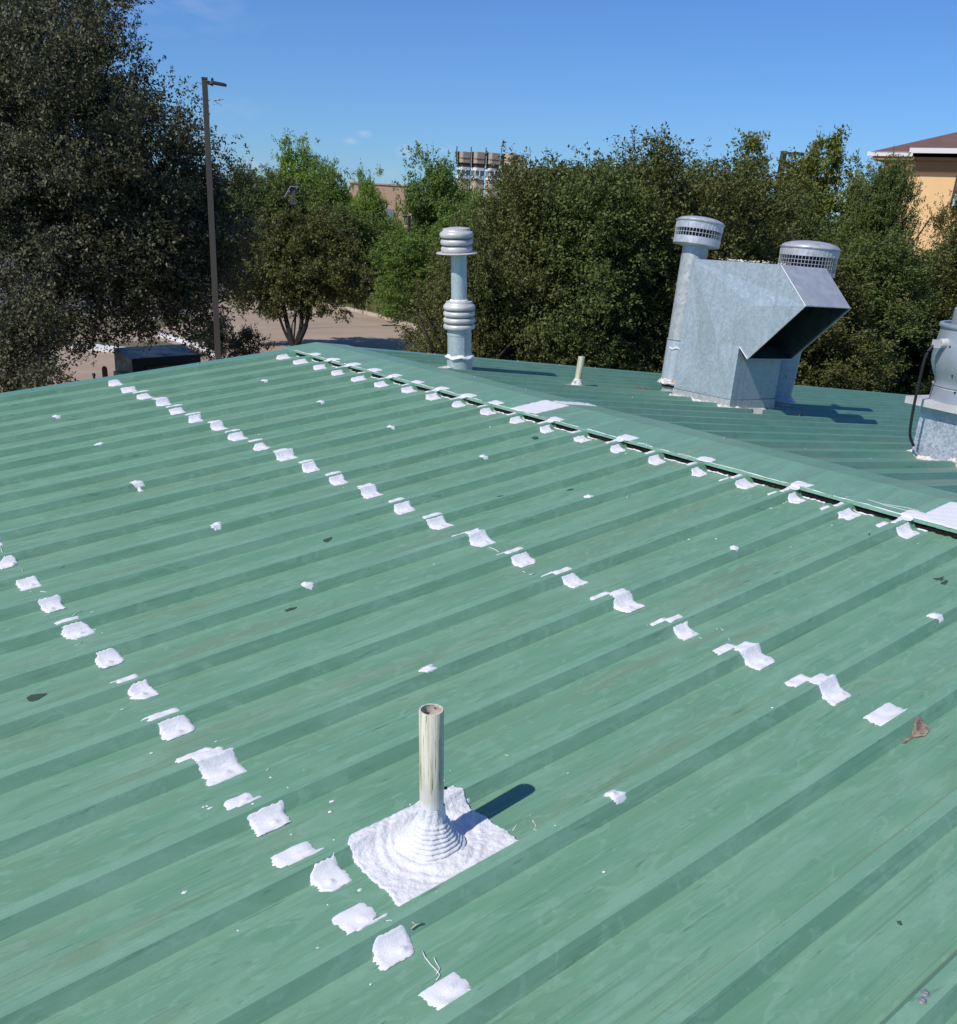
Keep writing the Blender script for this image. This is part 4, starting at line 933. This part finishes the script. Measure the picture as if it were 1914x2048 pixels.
def crown_mesh(name, lobes, n_leaves, leaf, mat, seed, twig=.38, per=15, power=.42, up_bias=.25, lump=.3, clump=26):
    r = np.random.default_rng(seed); L = np.array([(*c, *rr) for c, rr in lobes], float)
    w = (L[:, 3]*L[:, 4]+L[:, 4]*L[:, 5]+L[:, 3]*L[:, 5]); w /= w.sum()
    nt = n_leaves//per; nc = max(1, nt//clump)
    li = r.choice(len(L), nc, p=w); dr = unit(r.normal(size=(nc, 3)))
    k1 = r.normal(size=(4, 3))*2.6; ph = r.random(4)*6.28
    bumpy = 1+lump*sum(np.sin(dr @ k1[i]+ph[i]+li*1.7) for i in range(4))/2.0
    cc = L[li, :3]+dr*L[li, 3:6]*(r.random((nc, 1))**power)*bumpy[:, None]
    cs = r.uniform(.55, 1.35, (nc, 1))*twig*.95                  # clump radius
    ti = r.integers(0, nc, nt); od = unit(cc[ti]-L[li[ti], :3])
    base = cc[ti]+r.normal(size=(nt, 3))*cs[ti]*np.array([.62, .62, .5])
    td = unit(od*.75+unit(r.normal(size=(nt, 3)))*.75+np.array([0, 0, up_bias]))
    tl = twig*r.uniform(.5, 1.5, (nt, 1))
    pos = np.repeat(base, per, 0)+np.repeat(td*tl, per, 0)*r.random((nt*per, 1))+r.normal(size=(nt*per, 3))*leaf*.36
    ld = np.repeat(td, per, 0)*.7+unit(r.normal(size=(nt*per, 3)))
    upv = unit(r.normal(size=(nt*per, 3))*.8+np.array([0, 0, 1.0])+np.repeat(od, per, 0)*.5)
    ln = leaf*r.uniform(.65, 1.3, nt*per)
    return leaf_mesh(name, pos, ld, upv, ln, ln*r.uniform(.38, .62, nt*per), mat)
def limbs(parent, paths, name='limb', seg=8, mat=None):
    for i, (pts, r0, r1) in enumerate(paths):
        k = len(pts); MB().tube(pts, [r0+(r1-r0)*j/(k-1) for j in range(k)], seg).build('trunk' if i == 0 else name, mat or M_BARK, parent, True)
def curve(a, b, bend, n=6, seed=0):
    r = random.Random(seed); a, b = Vector(a), Vector(b); out = []
    for i in range(n):
        t = i/(n-1); p = a.lerp(b, t)+Vector(bend)*math.sin(t*math.pi)
        if 0 < i < n-1: p += Vector((r.uniform(-1, 1), r.uniform(-1, 1), r.uniform(-.5, .5)))*(b-a).length*.03
        out.append(tuple(p))
    return out
def sph(px, py, depth, rpx, sq=(1, 1, 1), base=None):
    p = at(px, py, depth); rr = rpx*depth/F_PX; q = p if base is None else p-base
    return (tuple(q), (rr*sq[0], rr*sq[1], rr*sq[2]))

# the big live oak on the left
tb = np.array([*at(60, 640, 21)[:2], GZ]); oak = empty('live_oak_tree', tuple(tb), label='huge dark live oak filling the left side, its branches hanging over the roof edge', cat='tree')
lob = [sph(20, 120, 20, 210), sph(130, 60, 21, 90), sph(205, 170, 20, 95), sph(110, 300, 19, 230), sph(270, 300, 20, 90), sph(300, 215, 21, 45), sph(330, 370, 20.5, 85),
       sph(385, 330, 21, 50), sph(60, 470, 18.5, 200), sph(250, 480, 19.5, 150), sph(370, 480, 20.5, 95), sph(420, 560, 21, 70), sph(330, 590, 20, 90), sph(180, 590, 19, 80), sph(420, 420, 21, 70),
       sph(-150, 300, 20, 260), sph(-200, 550, 19, 220), sph(-60, -60, 21, 220), sph(395, 640, 20.5, 45), sph(20, 700, 16.5, 85), sph(80, 740, 16.0, 52), sph(-120, 720, 16.5, 130),
       sph(455, 370, 22.5, 40), sph(480, 460, 22.5, 40), sph(465, 540, 22.5, 50), sph(240, 60, 20.5, 22), sph(60, 620, 17.5, 60)]
lob = [((c[0]-tb[0], c[1]-tb[1], c[2]-tb[2]), rr) for c, rr in lob]
lob += [((c[0]-tb[0], c[1]-tb[1], c[2]-tb[2]), rr) for c, rr in (sph(200, 400, 19.5, 130), sph(330, 470, 20, 90), sph(130, 200, 20, 130), sph(290, 560, 20, 90), sph(60, 620, 19, 110), sph(400, 520, 21, 70), sph(200, 640, 20, 50), sph(30, 660, 17, 80), sph(440, 470, 22, 60), sph(350, 650, 20, 35))]
me = crown_mesh('oak_crown', lob, 500000, .072, M_OAK, 11, twig=.34, power=.55, lump=.2)
link_mesh('crown', me, oak)
tops = [at(130, 420, 20), at(300, 450, 20), at(-80, 350, 20), at(60, 250, 20.5), at(400, 600, 21), at(60, 720, 17.5), at(200, 250, 20.5)]
f0 = Vector((0, 0, 0)); fork = Vector(tuple(at(95, 560, 20.5)-tb)); P = [(curve(f0, fork, (-.3, 0, 0), 6, 1), .38, .27)]
for i, t in enumerate(tops): P.append((curve(fork-Vector((0, 0, .2)), Vector(tuple(t-tb)), (.2*((i % 3)-1), .1, .3), 7, i+5), .20, .04))
limbs(oak, P)
mb = MB(); r = random.Random(2)
for _ in range(60):
    c, rr = r.choice(lob); c = Vector(c); d = Vector((r.gauss(0, 1), r.gauss(0, 1), r.gauss(0, 1))).normalized(); mb.tube(curve(c, c+d*rr[0]*.95, (0, 0, .1), 4, r.randint(0, 99)), [.03, .022, .014, .007], 5)
mb.build('branches', M_BARK, oak, kind='stuff')

# a grove tree: shared crown meshes, each tree with its own place, turn and size
def generic_lobes(seed, rx, h, n=16, base=.08, spread=.62):
    r = np.random.default_rng(seed); L = []
    for i in range(n):
        t = r.uniform(base, .90); a = r.uniform(0, 6.28); wid = (math.sin(min(1, t/.9+.12)*math.pi*.72+.2))*.9+.12
        rad = rx*spread*wid*r.uniform(.45, 1); s_ = rx*r.uniform(.34, .6)
        L.append(((rad*math.cos(a), rad*math.sin(a), h*t), (s_, s_, s_*r.uniform(.85, 1.4))))
    for i in range(6):
        a = r.uniform(0, 6.28); rr = rx*r.uniform(0, .5); L.append(((rr*math.cos(a), rr*math.sin(a), h*r.uniform(.9, 1.0)), (rx*.13, rx*.13, rx*r.uniform(.2, .42))))
    for t in (.2, .45, .7): L.append(((0, 0, h*t), (rx*.72, rx*.72, rx*.85)))
    return L
EV = [crown_mesh('evergreen_crown', generic_lobes(30+i, 1.65, 6.6), 200000, .062, M_HEDGE if i != 1 else M_HEDGE2, 40+i, twig=.26, power=.5, clump=20) for i in range(3)]
def trunk_set(root, h, r0, seed, nl=4, spread=.5, lean=0):
    r = random.Random(seed); top = Vector((lean, 0, h*.55)); P = [(curve((0, 0, 0), top, (.1, 0, 0), 6, seed), r0, r0*.55)]
    for i in range(nl):
        a = r.uniform(0, 6.28); P.append((curve(top*r.uniform(.4, .95), (top.x+h*spread*.35*math.cos(a), h*spread*.35*math.sin(a), h*r.uniform(.7, .9)), (0, 0, .1), 5, seed+i), r0*.45, r0*.12))
    limbs(root, P)
def grove(px, top_py, Y, me, wid, seed, label, h_mesh=6.6, depth=None, base_z=GZ, r0=.11, name='evergreen_tree', group=None, mesh_top=1.0):
    T_ = on_y(px, top_py, Y) if depth is None else at(px, top_py, depth)
    h = (T_[2]-base_z); sc = h/(h_mesh*1.04)
    root = empty(name, (T_[0], T_[1], base_z), (0, 0, seed*1.3), label=label, cat='tree', group=group)
    link_mesh('crown', me, root, scale=(wid, wid, sc)); trunk_set(root, h, r0, seed); return root
G = 'evergreen trees in a dense row behind the roof'
for a in ((938, 480, 13.3, EV[2], .62, 1, 'lowest evergreen at the left end of the dense row, beside the vent stack'),
          (1070, 322, 13.4, EV[0], .86, 2, 'tall evergreen right of the vent stack, its tips against the cream building'),
          (1178, 338, 12.8, EV[1], .98, 3, 'evergreen behind the short yellowed vent pipe'),
          (1290, 306, 12.9, EV[2], 1.04, 4, 'evergreen with the highest thin tips in the row, left of the flues'),
          (1400, 338, 12.5, EV[0], 1.0, 5, 'evergreen directly behind the flue with the tilted cap'),
          (1500, 372, 12.6, EV[2], 1.05, 6, 'evergreen behind the hood below the right hand lamp pole'),
          (1625, 470, 12.2, EV[0], 1.08, 7, 'evergreen behind the wider flue cap, below the yellow green trees'),
          (1745, 470, 12.2, EV[1], 1.12, 8, 'evergreen just left of the roof fan'),
          (1880, 510, 12.2, EV[2], 1.2, 9, 'evergreen behind the roof fan at the right edge'),
          (2020, 510, 12.2, EV[1], 1.2, 10, 'evergreen beyond the right edge behind the roof fan'),
          (1118, 334, 15.2, EV[1], 1.25, 16, 'evergreen of the back rank, rising between the cream building and the yellowed vent pipe'),
          (1235, 330, 15.4, EV[0], 1.3, 17, 'evergreen of the back rank, filling the gap left of the tallest tips'),
          (1352, 330, 15.2, EV[1], 1.3, 18, 'evergreen of the back rank, just left above the tilted flue cap'),
          (1452, 346, 15.3, EV[2], 1.3, 19, 'evergreen of the back rank, right above the tilted flue cap'),
          (1548, 388, 15.0, EV[1], 1.2, 20, 'evergreen of the back rank, at the foot of the right hand lamp post'),
          (985, 420, 15.3, EV[0], 1.0, 24, 'evergreen of the back rank, below the finned tower')):
    grove(a[0], a[1], a[2], a[3], a[4], a[5], a[6], group=G)
# darker evergreen partly hiding the orange building
dt = grove(1782, 322, None, EV[1], .66, 12, 'dark pointed evergreen in front of the orange building', depth=23)
dt2 = grove(1928, 402, None, EV[2], .72, 13, 'dark evergreen at the right edge below the window of the orange building', depth=24)
dt3 = grove(1700, 440, None, EV[1], 1.0, 15, 'evergreen left of the orange building, between it and the yellow green trees', depth=24)
# yellow green tall trees
def column_lobes(seed, rx, h, n):
    r = np.random.default_rng(seed); L = []
    for i in range(n):
        a = r.uniform(0, 6.28); rr = rx*r.uniform(0, 1); top = h*r.uniform(.78, 1.0); x, y = rr*math.cos(a), rr*math.sin(a)
        for t in np.linspace(.25, 1, 7): s_ = rx*.30*(1.15-t*.62); L.append(((x*(.5+.5*t), y*(.5+.5*t), top*t), (s_, s_, s_*2.4)))
    return L
YC = [crown_mesh('yellow_crown', column_lobes(60+i, 1.5, 8.5, 9), 80000, .11, M_YELLOW, 70+i, twig=.26, power=.6, per=10) for i in range(2)]
grove(1600, 268, None, YC[0], 1.0, 21, 'yellow green upright tree right of the right hand lamp pole', h_mesh=8.3, depth=29, name='poplar_tree')
grove(1672, 292, None, YC[1], .85, 22, 'yellow green tree with a bare leaning tip left of the orange building', h_mesh=8.3, depth=29, name='poplar_tree')
o = grove(1735, 330, None, YC[0], .45, 23, 'small yellow green tree touching the corner of the orange building', h_mesh=8.3, depth=29, name='poplar_tree')
# middle distance
BR = [crown_mesh('bright_crown', generic_lobes(80+i, 3.4, 8.5, 18, .2), 60000, .19, m, 90+i, twig=.55, power=.55, clump=14) for i, m in enumerate((M_BRIGHT, M_MID, M_HEDGE2, M_BRIGHT))]
for a in ((600, 302, 80, BR[0], 1.0, 31, 'bright green round topped tree behind the pole with the slanted panel', 8.5),
          (655, 335, 78, BR[1], .8, 32, 'green tree right of the round topped bright tree', 8.5),
          (490, 352, 70, BR[2], .8, 33, 'green tree just right of the tall left lamp pole', 8.5),
          (545, 372, 62, BR[2], .9, 34, 'dull green tree behind the many stemmed tree', 8.5),
          (735, 362, 72, BR[0], .55, 35, 'light green tree left of the salmon building', 8.5),
          (700, 430, 60, BR[2], .8, 36, 'green tree behind the many stemmed tree, at its right', 8.5),
          (775, 440, 62, BR[1], .75, 37, 'green tree behind the black pole', 8.5),
          (870, 322, 64, BR[1], .82, 38, 'dark green tree with ragged top left of the finned tower', 8.5),
          (940, 400, 60, BR[1], .8, 39, 'green tree below the finned tower', 8.5),
          (835, 470, 52, BR[1], .7, 40, 'deep green tree behind the vent stack', 8.5),
          (440, 400, 70, BR[2], .9, 42, 'dull tree seen behind the tall left lamp pole', 8.5),
          (1010, 415, 80, BR[1], .9, 43, 'tree in front of the base of the finned tower', 8.5),
          (100, 470, 90, BR[0], 1.3, 45, 'far green tree glimpsed through the live oak, at left', 8.5),
          (300, 430, 90, BR[1], 1.3, 46, 'far green tree glimpsed through the live oak, at right', 8.5)):
    grove(a[0], a[1], None, a[3], a[4], a[5], a[6], h_mesh=a[7], depth=a[2], name='leafy_tree', r0=.2, group='leafy trees beyond the parking lot')
def shrubs(name, pts, n, leaf, mat, seed, label, depth_r=.9):
    lob = [((p[0], p[1], GZ+rr*.6), (rr, rr, rr*.9)) for p, rr in pts]
    me = crown_mesh(name, lob, n, leaf, mat, seed, twig=.35, power=.5); return link_mesh(name, me, label=label, cat='undergrowth', kind='stuff')
pts = []
for px in range(600, 960, 24): p = on_z(px, 592+(px-640)*.12+random.uniform(-3, 3), GZ); pts.append((p, random.uniform(1.4, 2.3)))
shrubs('undergrowth', pts, 90000, .16, M_MID, 5, 'dense green undergrowth along the far side of the verge')

# the many stemmed tree on the lot
D2 = 40.0; b2 = np.array([*at(590, 700, D2)[:2], GZ])
ct = empty('crape_myrtle_tree', tuple(b2), label='round crowned tree with several dark stems standing on the parking lot', cat='tree')
lob = [sph(600, 520, D2, 92), sph(540, 540, D2, 62), sph(665, 545, D2, 62), sph(600, 465, D2, 48), sph(650, 490, D2, 55), sph(545, 490, D2, 50), sph(500, 570, D2, 34), sph(705, 570, D2, 36), sph(690, 600, D2, 28), sph(610, 585, D2, 55), sph(540, 592, D2, 32), sph(725, 590, D2, 18), sph(480, 590, D2, 18)]
lob = [((c[0]-b2[0], c[1]-b2[1], c[2]-b2[2]), rr) for c, rr in lob]
link_mesh('crown', crown_mesh('myrtle_crown', lob, 90000, .11, M_HEDGE, 15, twig=.28, power=.5), ct)
def q2(px, py): return tuple(at(px, py, D2)-b2)
stems = [((585, 688), (575, 650), (565, 600), (560, 560), .14), ((585, 692), (570, 665), (556, 625), (548, 590), .075), ((587, 690), (590, 650), (592, 620), (590, 590), .05),
         ((592, 690), (602, 655), (603, 620), (602, 575), .13), ((594, 690), (612, 650), (618, 610), (622, 575), .13), ((586, 685), (584, 650), (594, 625), (588, 600), .04)]
for i, s_ in enumerate(stems):
    pts = [(0, 0, 0)]+[q2(*p) for p in s_[:4]]; MB().tube(spline([Vector(p) for p in pts], 4), list(np.linspace(s_[4], s_[4]*.5, 17)), 8).build('stem', M_BARKD, ct, True)
# shrub below the left lamp pole
sb = on_z(455, 720, GZ); sb = at(455, 715, 30); sh = empty('shrub', (sb[0], sb[1], GZ), label='low ragged shrub at the foot of the tall left lamp pole', cat='shrub')
lob = [sph(450, 690, 30, 34), sph(495, 692, 30, 26), sph(525, 705, 30, 18), sph(420, 700, 30, 30), sph(470, 730, 30, 50), sph(430, 660, 30, 20)]
lob = [((c[0]-sb[0], c[1]-sb[1], c[2]-GZ), rr) for c, rr in lob]+[((0, 0, .3), (.7, .7, .4))]
link_mesh('foliage', crown_mesh('shrub_foliage', lob, 16000, .07, M_OAK, 25, twig=.22, power=.5), sh); MB().tube([(0, 0, 0), (.05, 0, .5), (.1, .1, .9)], [.05, .03, .02], 6).build('stem', M_BARK, sh)

# ------------------------------------------------------------------ poles
def pole(name, px, top_py, depth, w, mat, label, arm=None, group=None, base=None):
    T_ = at(px, top_py, depth); h = T_[2]-GZ; yaw = PS
    root = empty(name, (T_[0], T_[1], GZ), (0, 0, -yaw+.35), label=label, cat='lamp post', group=group)
    mb = MB(); a = w/2; b = w/2*.85
    mb.add([(-a, -a, 0), (a, -a, 0), (a, a, 0), (-a, a, 0), (-b, -b, h), (b, -b, h), (b, b, h), (-b, b, h)], [(0, 3, 2, 1), (4, 5, 6, 7), (0, 1, 5, 4), (1, 2, 6, 5), (2, 3, 7, 6), (3, 0, 4, 7)]); mb.build('pole', mat, root)
    MB().box((0, 0, h+.01), (w*.95, w*.95, .03)).build('pole_cap', mat, root)
    return root, h
rt_, h = pole('lamp_post', 409, 158, 16.8, .106, M_POLE, 'tall bronze lamp post with a flat lamp head, in front of the live oak')
MB().prism([(.05, -.02, h-.02), (.05, -.02, h-.07), (.14, -.02, h-.10), (.14, -.02, h-.03)], (0, .04, 0)).build('arm', M_POLE, rt_)
v = [(.08, -.11, h-.05), (.16, -.14, h-.03), (.40, -.11, h-.045), (.46, -.05, h-.055), (.46, .05, h-.055), (.40, .11, h-.045), (.16, .14, h-.03), (.08, .11, h-.05)]
MB().prism([(x*.80, y*.85, z-.03) for x, y, z in v], (0, 0, .035)).build('lamp_head', M_POLE, rt_)
o = MB().lathe([(.022, 0), (.022, .035), (.012, .05)], 12, True).build('photocell', M_POLEB, rt_); o.location = (.13, 0, h-.02)
rt_, h = pole('lamp_post', 1568, 304, 30, .17, M_POLE, 'grey brown lamp post with a square arm, rising over the evergreens at right')
MB().box((.28, 0, h-.02), (.42, .06, .06)).build('arm', M_POLE, rt_); MB().box((.52, 0, h-.01), (.30, .24, .07)).build('lamp_head', M_POLE, rt_)
rt_, h = pole('lamp_post', 820, 432, 48, .14, M_POLEB, 'thin black lamp post on a concrete base at the edge of the lot')
MB().box((-.22, 0, h-.05), (.30, .07, .07)).build('arm', M_POLEB, rt_)
rt_.location = (*on_z(814, 640, GZ)[:2], GZ); hh = at(820, 432, depth_of(rt_.location))[2]-GZ; rt_.scale.z = hh/h
o = MB().lathe([(.24, 0), (.24, .58), (.22, .60)], 24, True).build('concrete_base', M_KERB, rt_); o.scale.z = h/hh*1.15; auto_smooth(o)
D3 = 45.0; T_ = at(584, 372, D3)
pb = empty('panel_post', (T_[0], T_[1], GZ), (0, 0, -PS), label='slim post carrying a dark box under a slanted panel, among the trees', cat='post')
h = T_[2]-GZ; MB().lathe([(.03, 0), (.03, h-.8)], 12, True).build('pole', M_GREYBOX, pb)
MB().box((.04, 0, h-.42), (.24, .3, .74)).build('box', M_GREYBOX, pb)
MB().prism([(-.33, -.25, h-.48), (-.30, -.25, h-.50), (-.02, -.25, h-.04), (-.05, -.25, h-.02)], (0, .5, 0)).build('slanted_panel', M_STEEL, pb)
MB().box((.13, 0, h-.02), (.36, .5, .03)).build('roof_plate', M_STEEL, pb); MB().box((-.10, -.16, h-.24), (.07, .03, .07)).build('lens', M_WHITEB, pb)

# ------------------------------------------------------------------ dumpster and bollard
A = at(264, 708, 26); Bp = at(402, 702, 27.5); dd = Vector((Bp[0]-A[0], Bp[1]-A[1], 0)); wdt = dd.length; ang = math.atan2(dd.y, dd.x)
du = empty('dumpster', (A[0], A[1], GZ), (0, 0, ang), label='dark green steel dumpster with a sloped lid behind the roof edge', cat='dumpster')
H = A[2]-GZ; hb = H-.10
MB().prism([(0, 0, .1), (0, .04, hb-.06), (0, .95, hb+.10), (0, 1.0, .1)], (wdt, 0, 0)).build('body', M_DUMP, du)
MB().prism([(.0, -.01, hb-.05), (0, -.01, hb-.02), (0, .98, hb+.14), (0, .98, hb+.11)], (wdt*.495, 0, 0)).build('lid', M_LID, du)
MB().prism([(wdt*.505, -.01, hb-.05), (wdt*.505, -.01, hb-.02), (wdt*.505, .98, hb+.14), (wdt*.505, .98, hb+.11)], (wdt*.495, 0, 0)).build('lid', M_LID, du)
MB().box((wdt/2, -.06, hb-.30), (wdt*.62, .06, .06)).build('rail', M_LID, du)
MB().prism([(wdt*.24, -.12, hb-.33), (wdt*.24, -.12, hb-.27), (wdt*.24, 0, hb-.27), (wdt*.24, 0, hb-.33)], (.18, 0, 0)).build('fork_pocket', M_LID, du)
MB().box((-.05, .5, hb-.55), (.1, .8, .18)).build('fork_pocket', M_DUMP, du); MB().box((wdt+.05, .5, hb-.55), (.1, .8, .18)).build('fork_pocket', M_DUMP, du)
for x in (.15, wdt-.15):
    for y in (.15, .85): o = MB().lathe([(.06, -.03), (.06, .03)], 14, True, True).build('wheel', M_BLACK, du); o.rotation_euler = (0, math.pi/2, 0); o.location = (x, y, .07)
A = at(209, 738, 20); bo = MB().lathe([(.055, 0), (.055, A[2]-GZ), (.04, A[2]-GZ+.04), (.01, A[2]-GZ+.06)], 20, True).build('bollard', M_RUST); auto_smooth(bo); bo.location = (A[0], A[1], GZ)
tag(bo, 'rusty red steel bollard seen just over the roof edge, left of the dumpster', 'bollard')
A = at(188, 752, 17); o = MB().lathe([(.02, 0), (.02, A[2]-GZ), (.035, A[2]-GZ+.01), (.02, A[2]-GZ+.05)], 12, True).build('black_post', M_BLACK); o.location = (A[0], A[1], GZ); tag(o, 'small black post top at the roof edge left of the rusty bollard', 'post')

# ------------------------------------------------------------------ buildings behind
# orange stucco house at the right
E0 = at(1733, 305, 46); yaw = -PS-.62
ob = empty('stucco_building', (E0[0], E0[1], GZ), (0, 0, yaw), label='orange stucco building with a red brown hip roof at the right edge', cat='building')
ez = E0[2]-GZ
def obx(c, d, nm, mt): return MB().box(c, d).build(nm, mt, ob)
obx((11.0, 6.0, (ez-.72)/2), (20.2, 10.6, ez-.72), 'wall', M_STUCCO)
obx((11.0, 6.0, ez-.50), (20.5, 10.9, .44), 'cornice', M_STUCCOB)
obx((11.0, 6.6, ez-.20), (21.6, 12.4, .14), 'soffit', M_STUCCOB)
obx((1.0, .37, ez-.02), (2.1, .10, .19), 'fascia', M_FASCIA); obx((12.0, -.15, ez+.10), (20, .10, .21), 'fascia', M_FASCIA); obx((.18, 6.5, ez-.02), (.08, 12.3, .19), 'fascia', M_FASCIA)
hz = ez+.06
mesh_obj('roof', [(.1, .3, hz), (22, .3, hz), (22, 13, hz), (.1, 13, hz), (7, 6.6, hz+2.5), (15, 6.6, hz+2.5), (1.9, -.2, hz+.12), (22, -.2, hz+.12)],
         [(0, 1, 5, 4), (1, 2, 5), (2, 3, 4, 5), (3, 0, 4), (0, 3, 2, 1), (6, 7, 5, 4)], M_SHINGLE, ob)
wx, wz_ = 4.15, ez-.82
wf = obx((wx+.6, .68, wz_-.72), (1.3, .08, 1.4), 'window', M_FRAME)
o = MB().box((wx+.62, .63, wz_-.36), (1.14, .03, .56)).build('pane', M_GLASS, wf); o = MB().box((wx+.62, .63, wz_-1.02), (1.14, .03, .60)).build('pane', M_BLIND, wf)
MB().box((wx+.62, .61, wz_-.68), (1.14, .03, .06)).build('sash_bar', M_FRAME, wf)
obx((1.1, .62, ez-.98), (.28, .12, .14), 'downpipe_bracket', M_FASCIA); obx((1.03, .64, ez-1.4), (.09, .09, .9), 'downpipe', M_FASCIA)

# finned tower far behind
DT = 250.0
def tower():
    C = at(975, 400, DT); root = empty('finned_tower', (C[0], C[1], GZ), (0, 0, -PS), label='far tan tower block with rounded bays and thin dark fins above the trees', cat='building')
    mpp = DT/F_PX
    def X(px): return (px-975)*mpp
    def Z(py): return at(975, py, DT)[2]-GZ
    fins = (910, 938, 967, 997)
    ends = (937, 965, 994, 1042)
    for i, (a, b) in enumerate(zip(fins, ends)):
        xa, xb = X(a+1.5), X(b); w = xb-xa; dz = Z(300)-Z(304)
        def bay(z0, z1, bulge, mat, nm):
            n = 14; poly = []
            for j in range(n+1):
                t = j/n; x = xa+w*t; y = -bulge*math.sin(min(1, t*2.0+.15)*math.pi/2)*(1 if t < .45 else 1-.55*((t-.45)/.55)); poly.append((x, y, z0))
            poly += [(xb, 6, z0), (xa, 6, z0)]
            return MB().prism(poly, (0, 0, z1-z0)).build(nm, mat, root)
        top = 308+(i == 0)*1
        bay(Z(330), Z(top), 1.8, M_TAN, 'curved_bay'); bay(Z(322), Z(321), 1.9, M_DKBAND, 'reveal')
        bay(Z(338), Z(330.2), 1.2, M_DKBAND, 'dark_band'); bay(Z(344), Z(338.2), 1.9, M_WHITEB, 'white_band')
        wf = bay(Z(354), Z(344.2), 1.3, M_GREYWIN, 'window_band'); bay(Z(361), Z(354.2), 1.9, M_WHITEB, 'white_band')
        bay(-.0, Z(361.2), 1.4, M_TAN, 'shaft')
        for t in (.33, .68): x = xa+w*t; MB().box((x, -1.95 if t < .5 else -1.5, (Z(354)+Z(344))/2), (.22, .3, Z(344)-Z(354)-.05)).build('mullion', M_WHITEB, root)
        zt = Z(298+(3-i)*.6); MB().box((X(a), -1.2, (zt+Z(334))/2), (.20, 1.2, zt-Z(334))).build('fin', M_DKBAND, root)
    MB().box((X(1038), 4, Z(344)/2), (X(1050)-X(1030), 6, Z(344))).build('rear_block', M_TAN, root)
tower()
def blockb(name, x0, x1, ytop, depth, mat, label, extra=None, dpt=12, yaw=0.0):
    A = at(x0, ytop, depth); w = (x1-x0)*depth/F_PX; h = A[2]-GZ
    root = empty(name, (A[0], A[1], GZ), (0, 0, -PS+yaw), label=label, cat='building')
    MB().box((w/2, dpt/2, h/2), (w, dpt, h)).build('wall', mat, root); MB().box((w/2, dpt/2, h+.1), (w+.3, dpt+.3, .2)).build('parapet', mat, root); return root, w, h
rt_, w, h = blockb('salmon_building', 700, 825, 366, 150, M_SALMON, 'low salmon brick building glimpsed between the trees left of the tower')
MB().box((w*.94, -.02, h-1.0), (w*.10, .3, 2.0)).build('dark_pier', M_DKBAND, rt_)
for i in range(3): MB().box((w*(.46+.1*i), -.03, h-4.6), (.9, .1, 2.6)).build('window', M_GREYWIN, rt_)
rt_, w, h = blockb('cream_building', 1036, 1190, 335, 170, M_CREAM, 'pale cream building behind the evergreens right of the tower')
for i in range(5): MB().box((w*(.1+.18*i), -.03, h-4.5), (1.4, .1, 1.6)).build('window', M_GREYWIN, rt_)
rt_, w, h = blockb('white_house', 560, 660, 412, 120, M_CREAM, 'pale house glimpsed through the trees behind the panel post')
rt_, w, h = blockb('brick_house', 510, 590, 432, 110, M_SALMON, 'brick house front glimpsed through trees left of the panel post')
# far tree line closing the horizon
pts = [];  r = random.Random(55)
for px in range(-300, 2300, 16):
    p = at(px, 385, 330+r.uniform(-25, 25)); pts.append(((p[0], p[1], GZ+4.5+r.uniform(-1.5, 2.0)), (r.uniform(4, 7), r.uniform(4, 7), r.uniform(4, 6.5))))
me = crown_mesh('far_wood', pts, 90000, 1.1, M_MID, 77, twig=1.6, power=.6, per=8)
link_mesh('far_wood', me, label='far low line of trees along the horizon', cat='woods', kind='stuff')
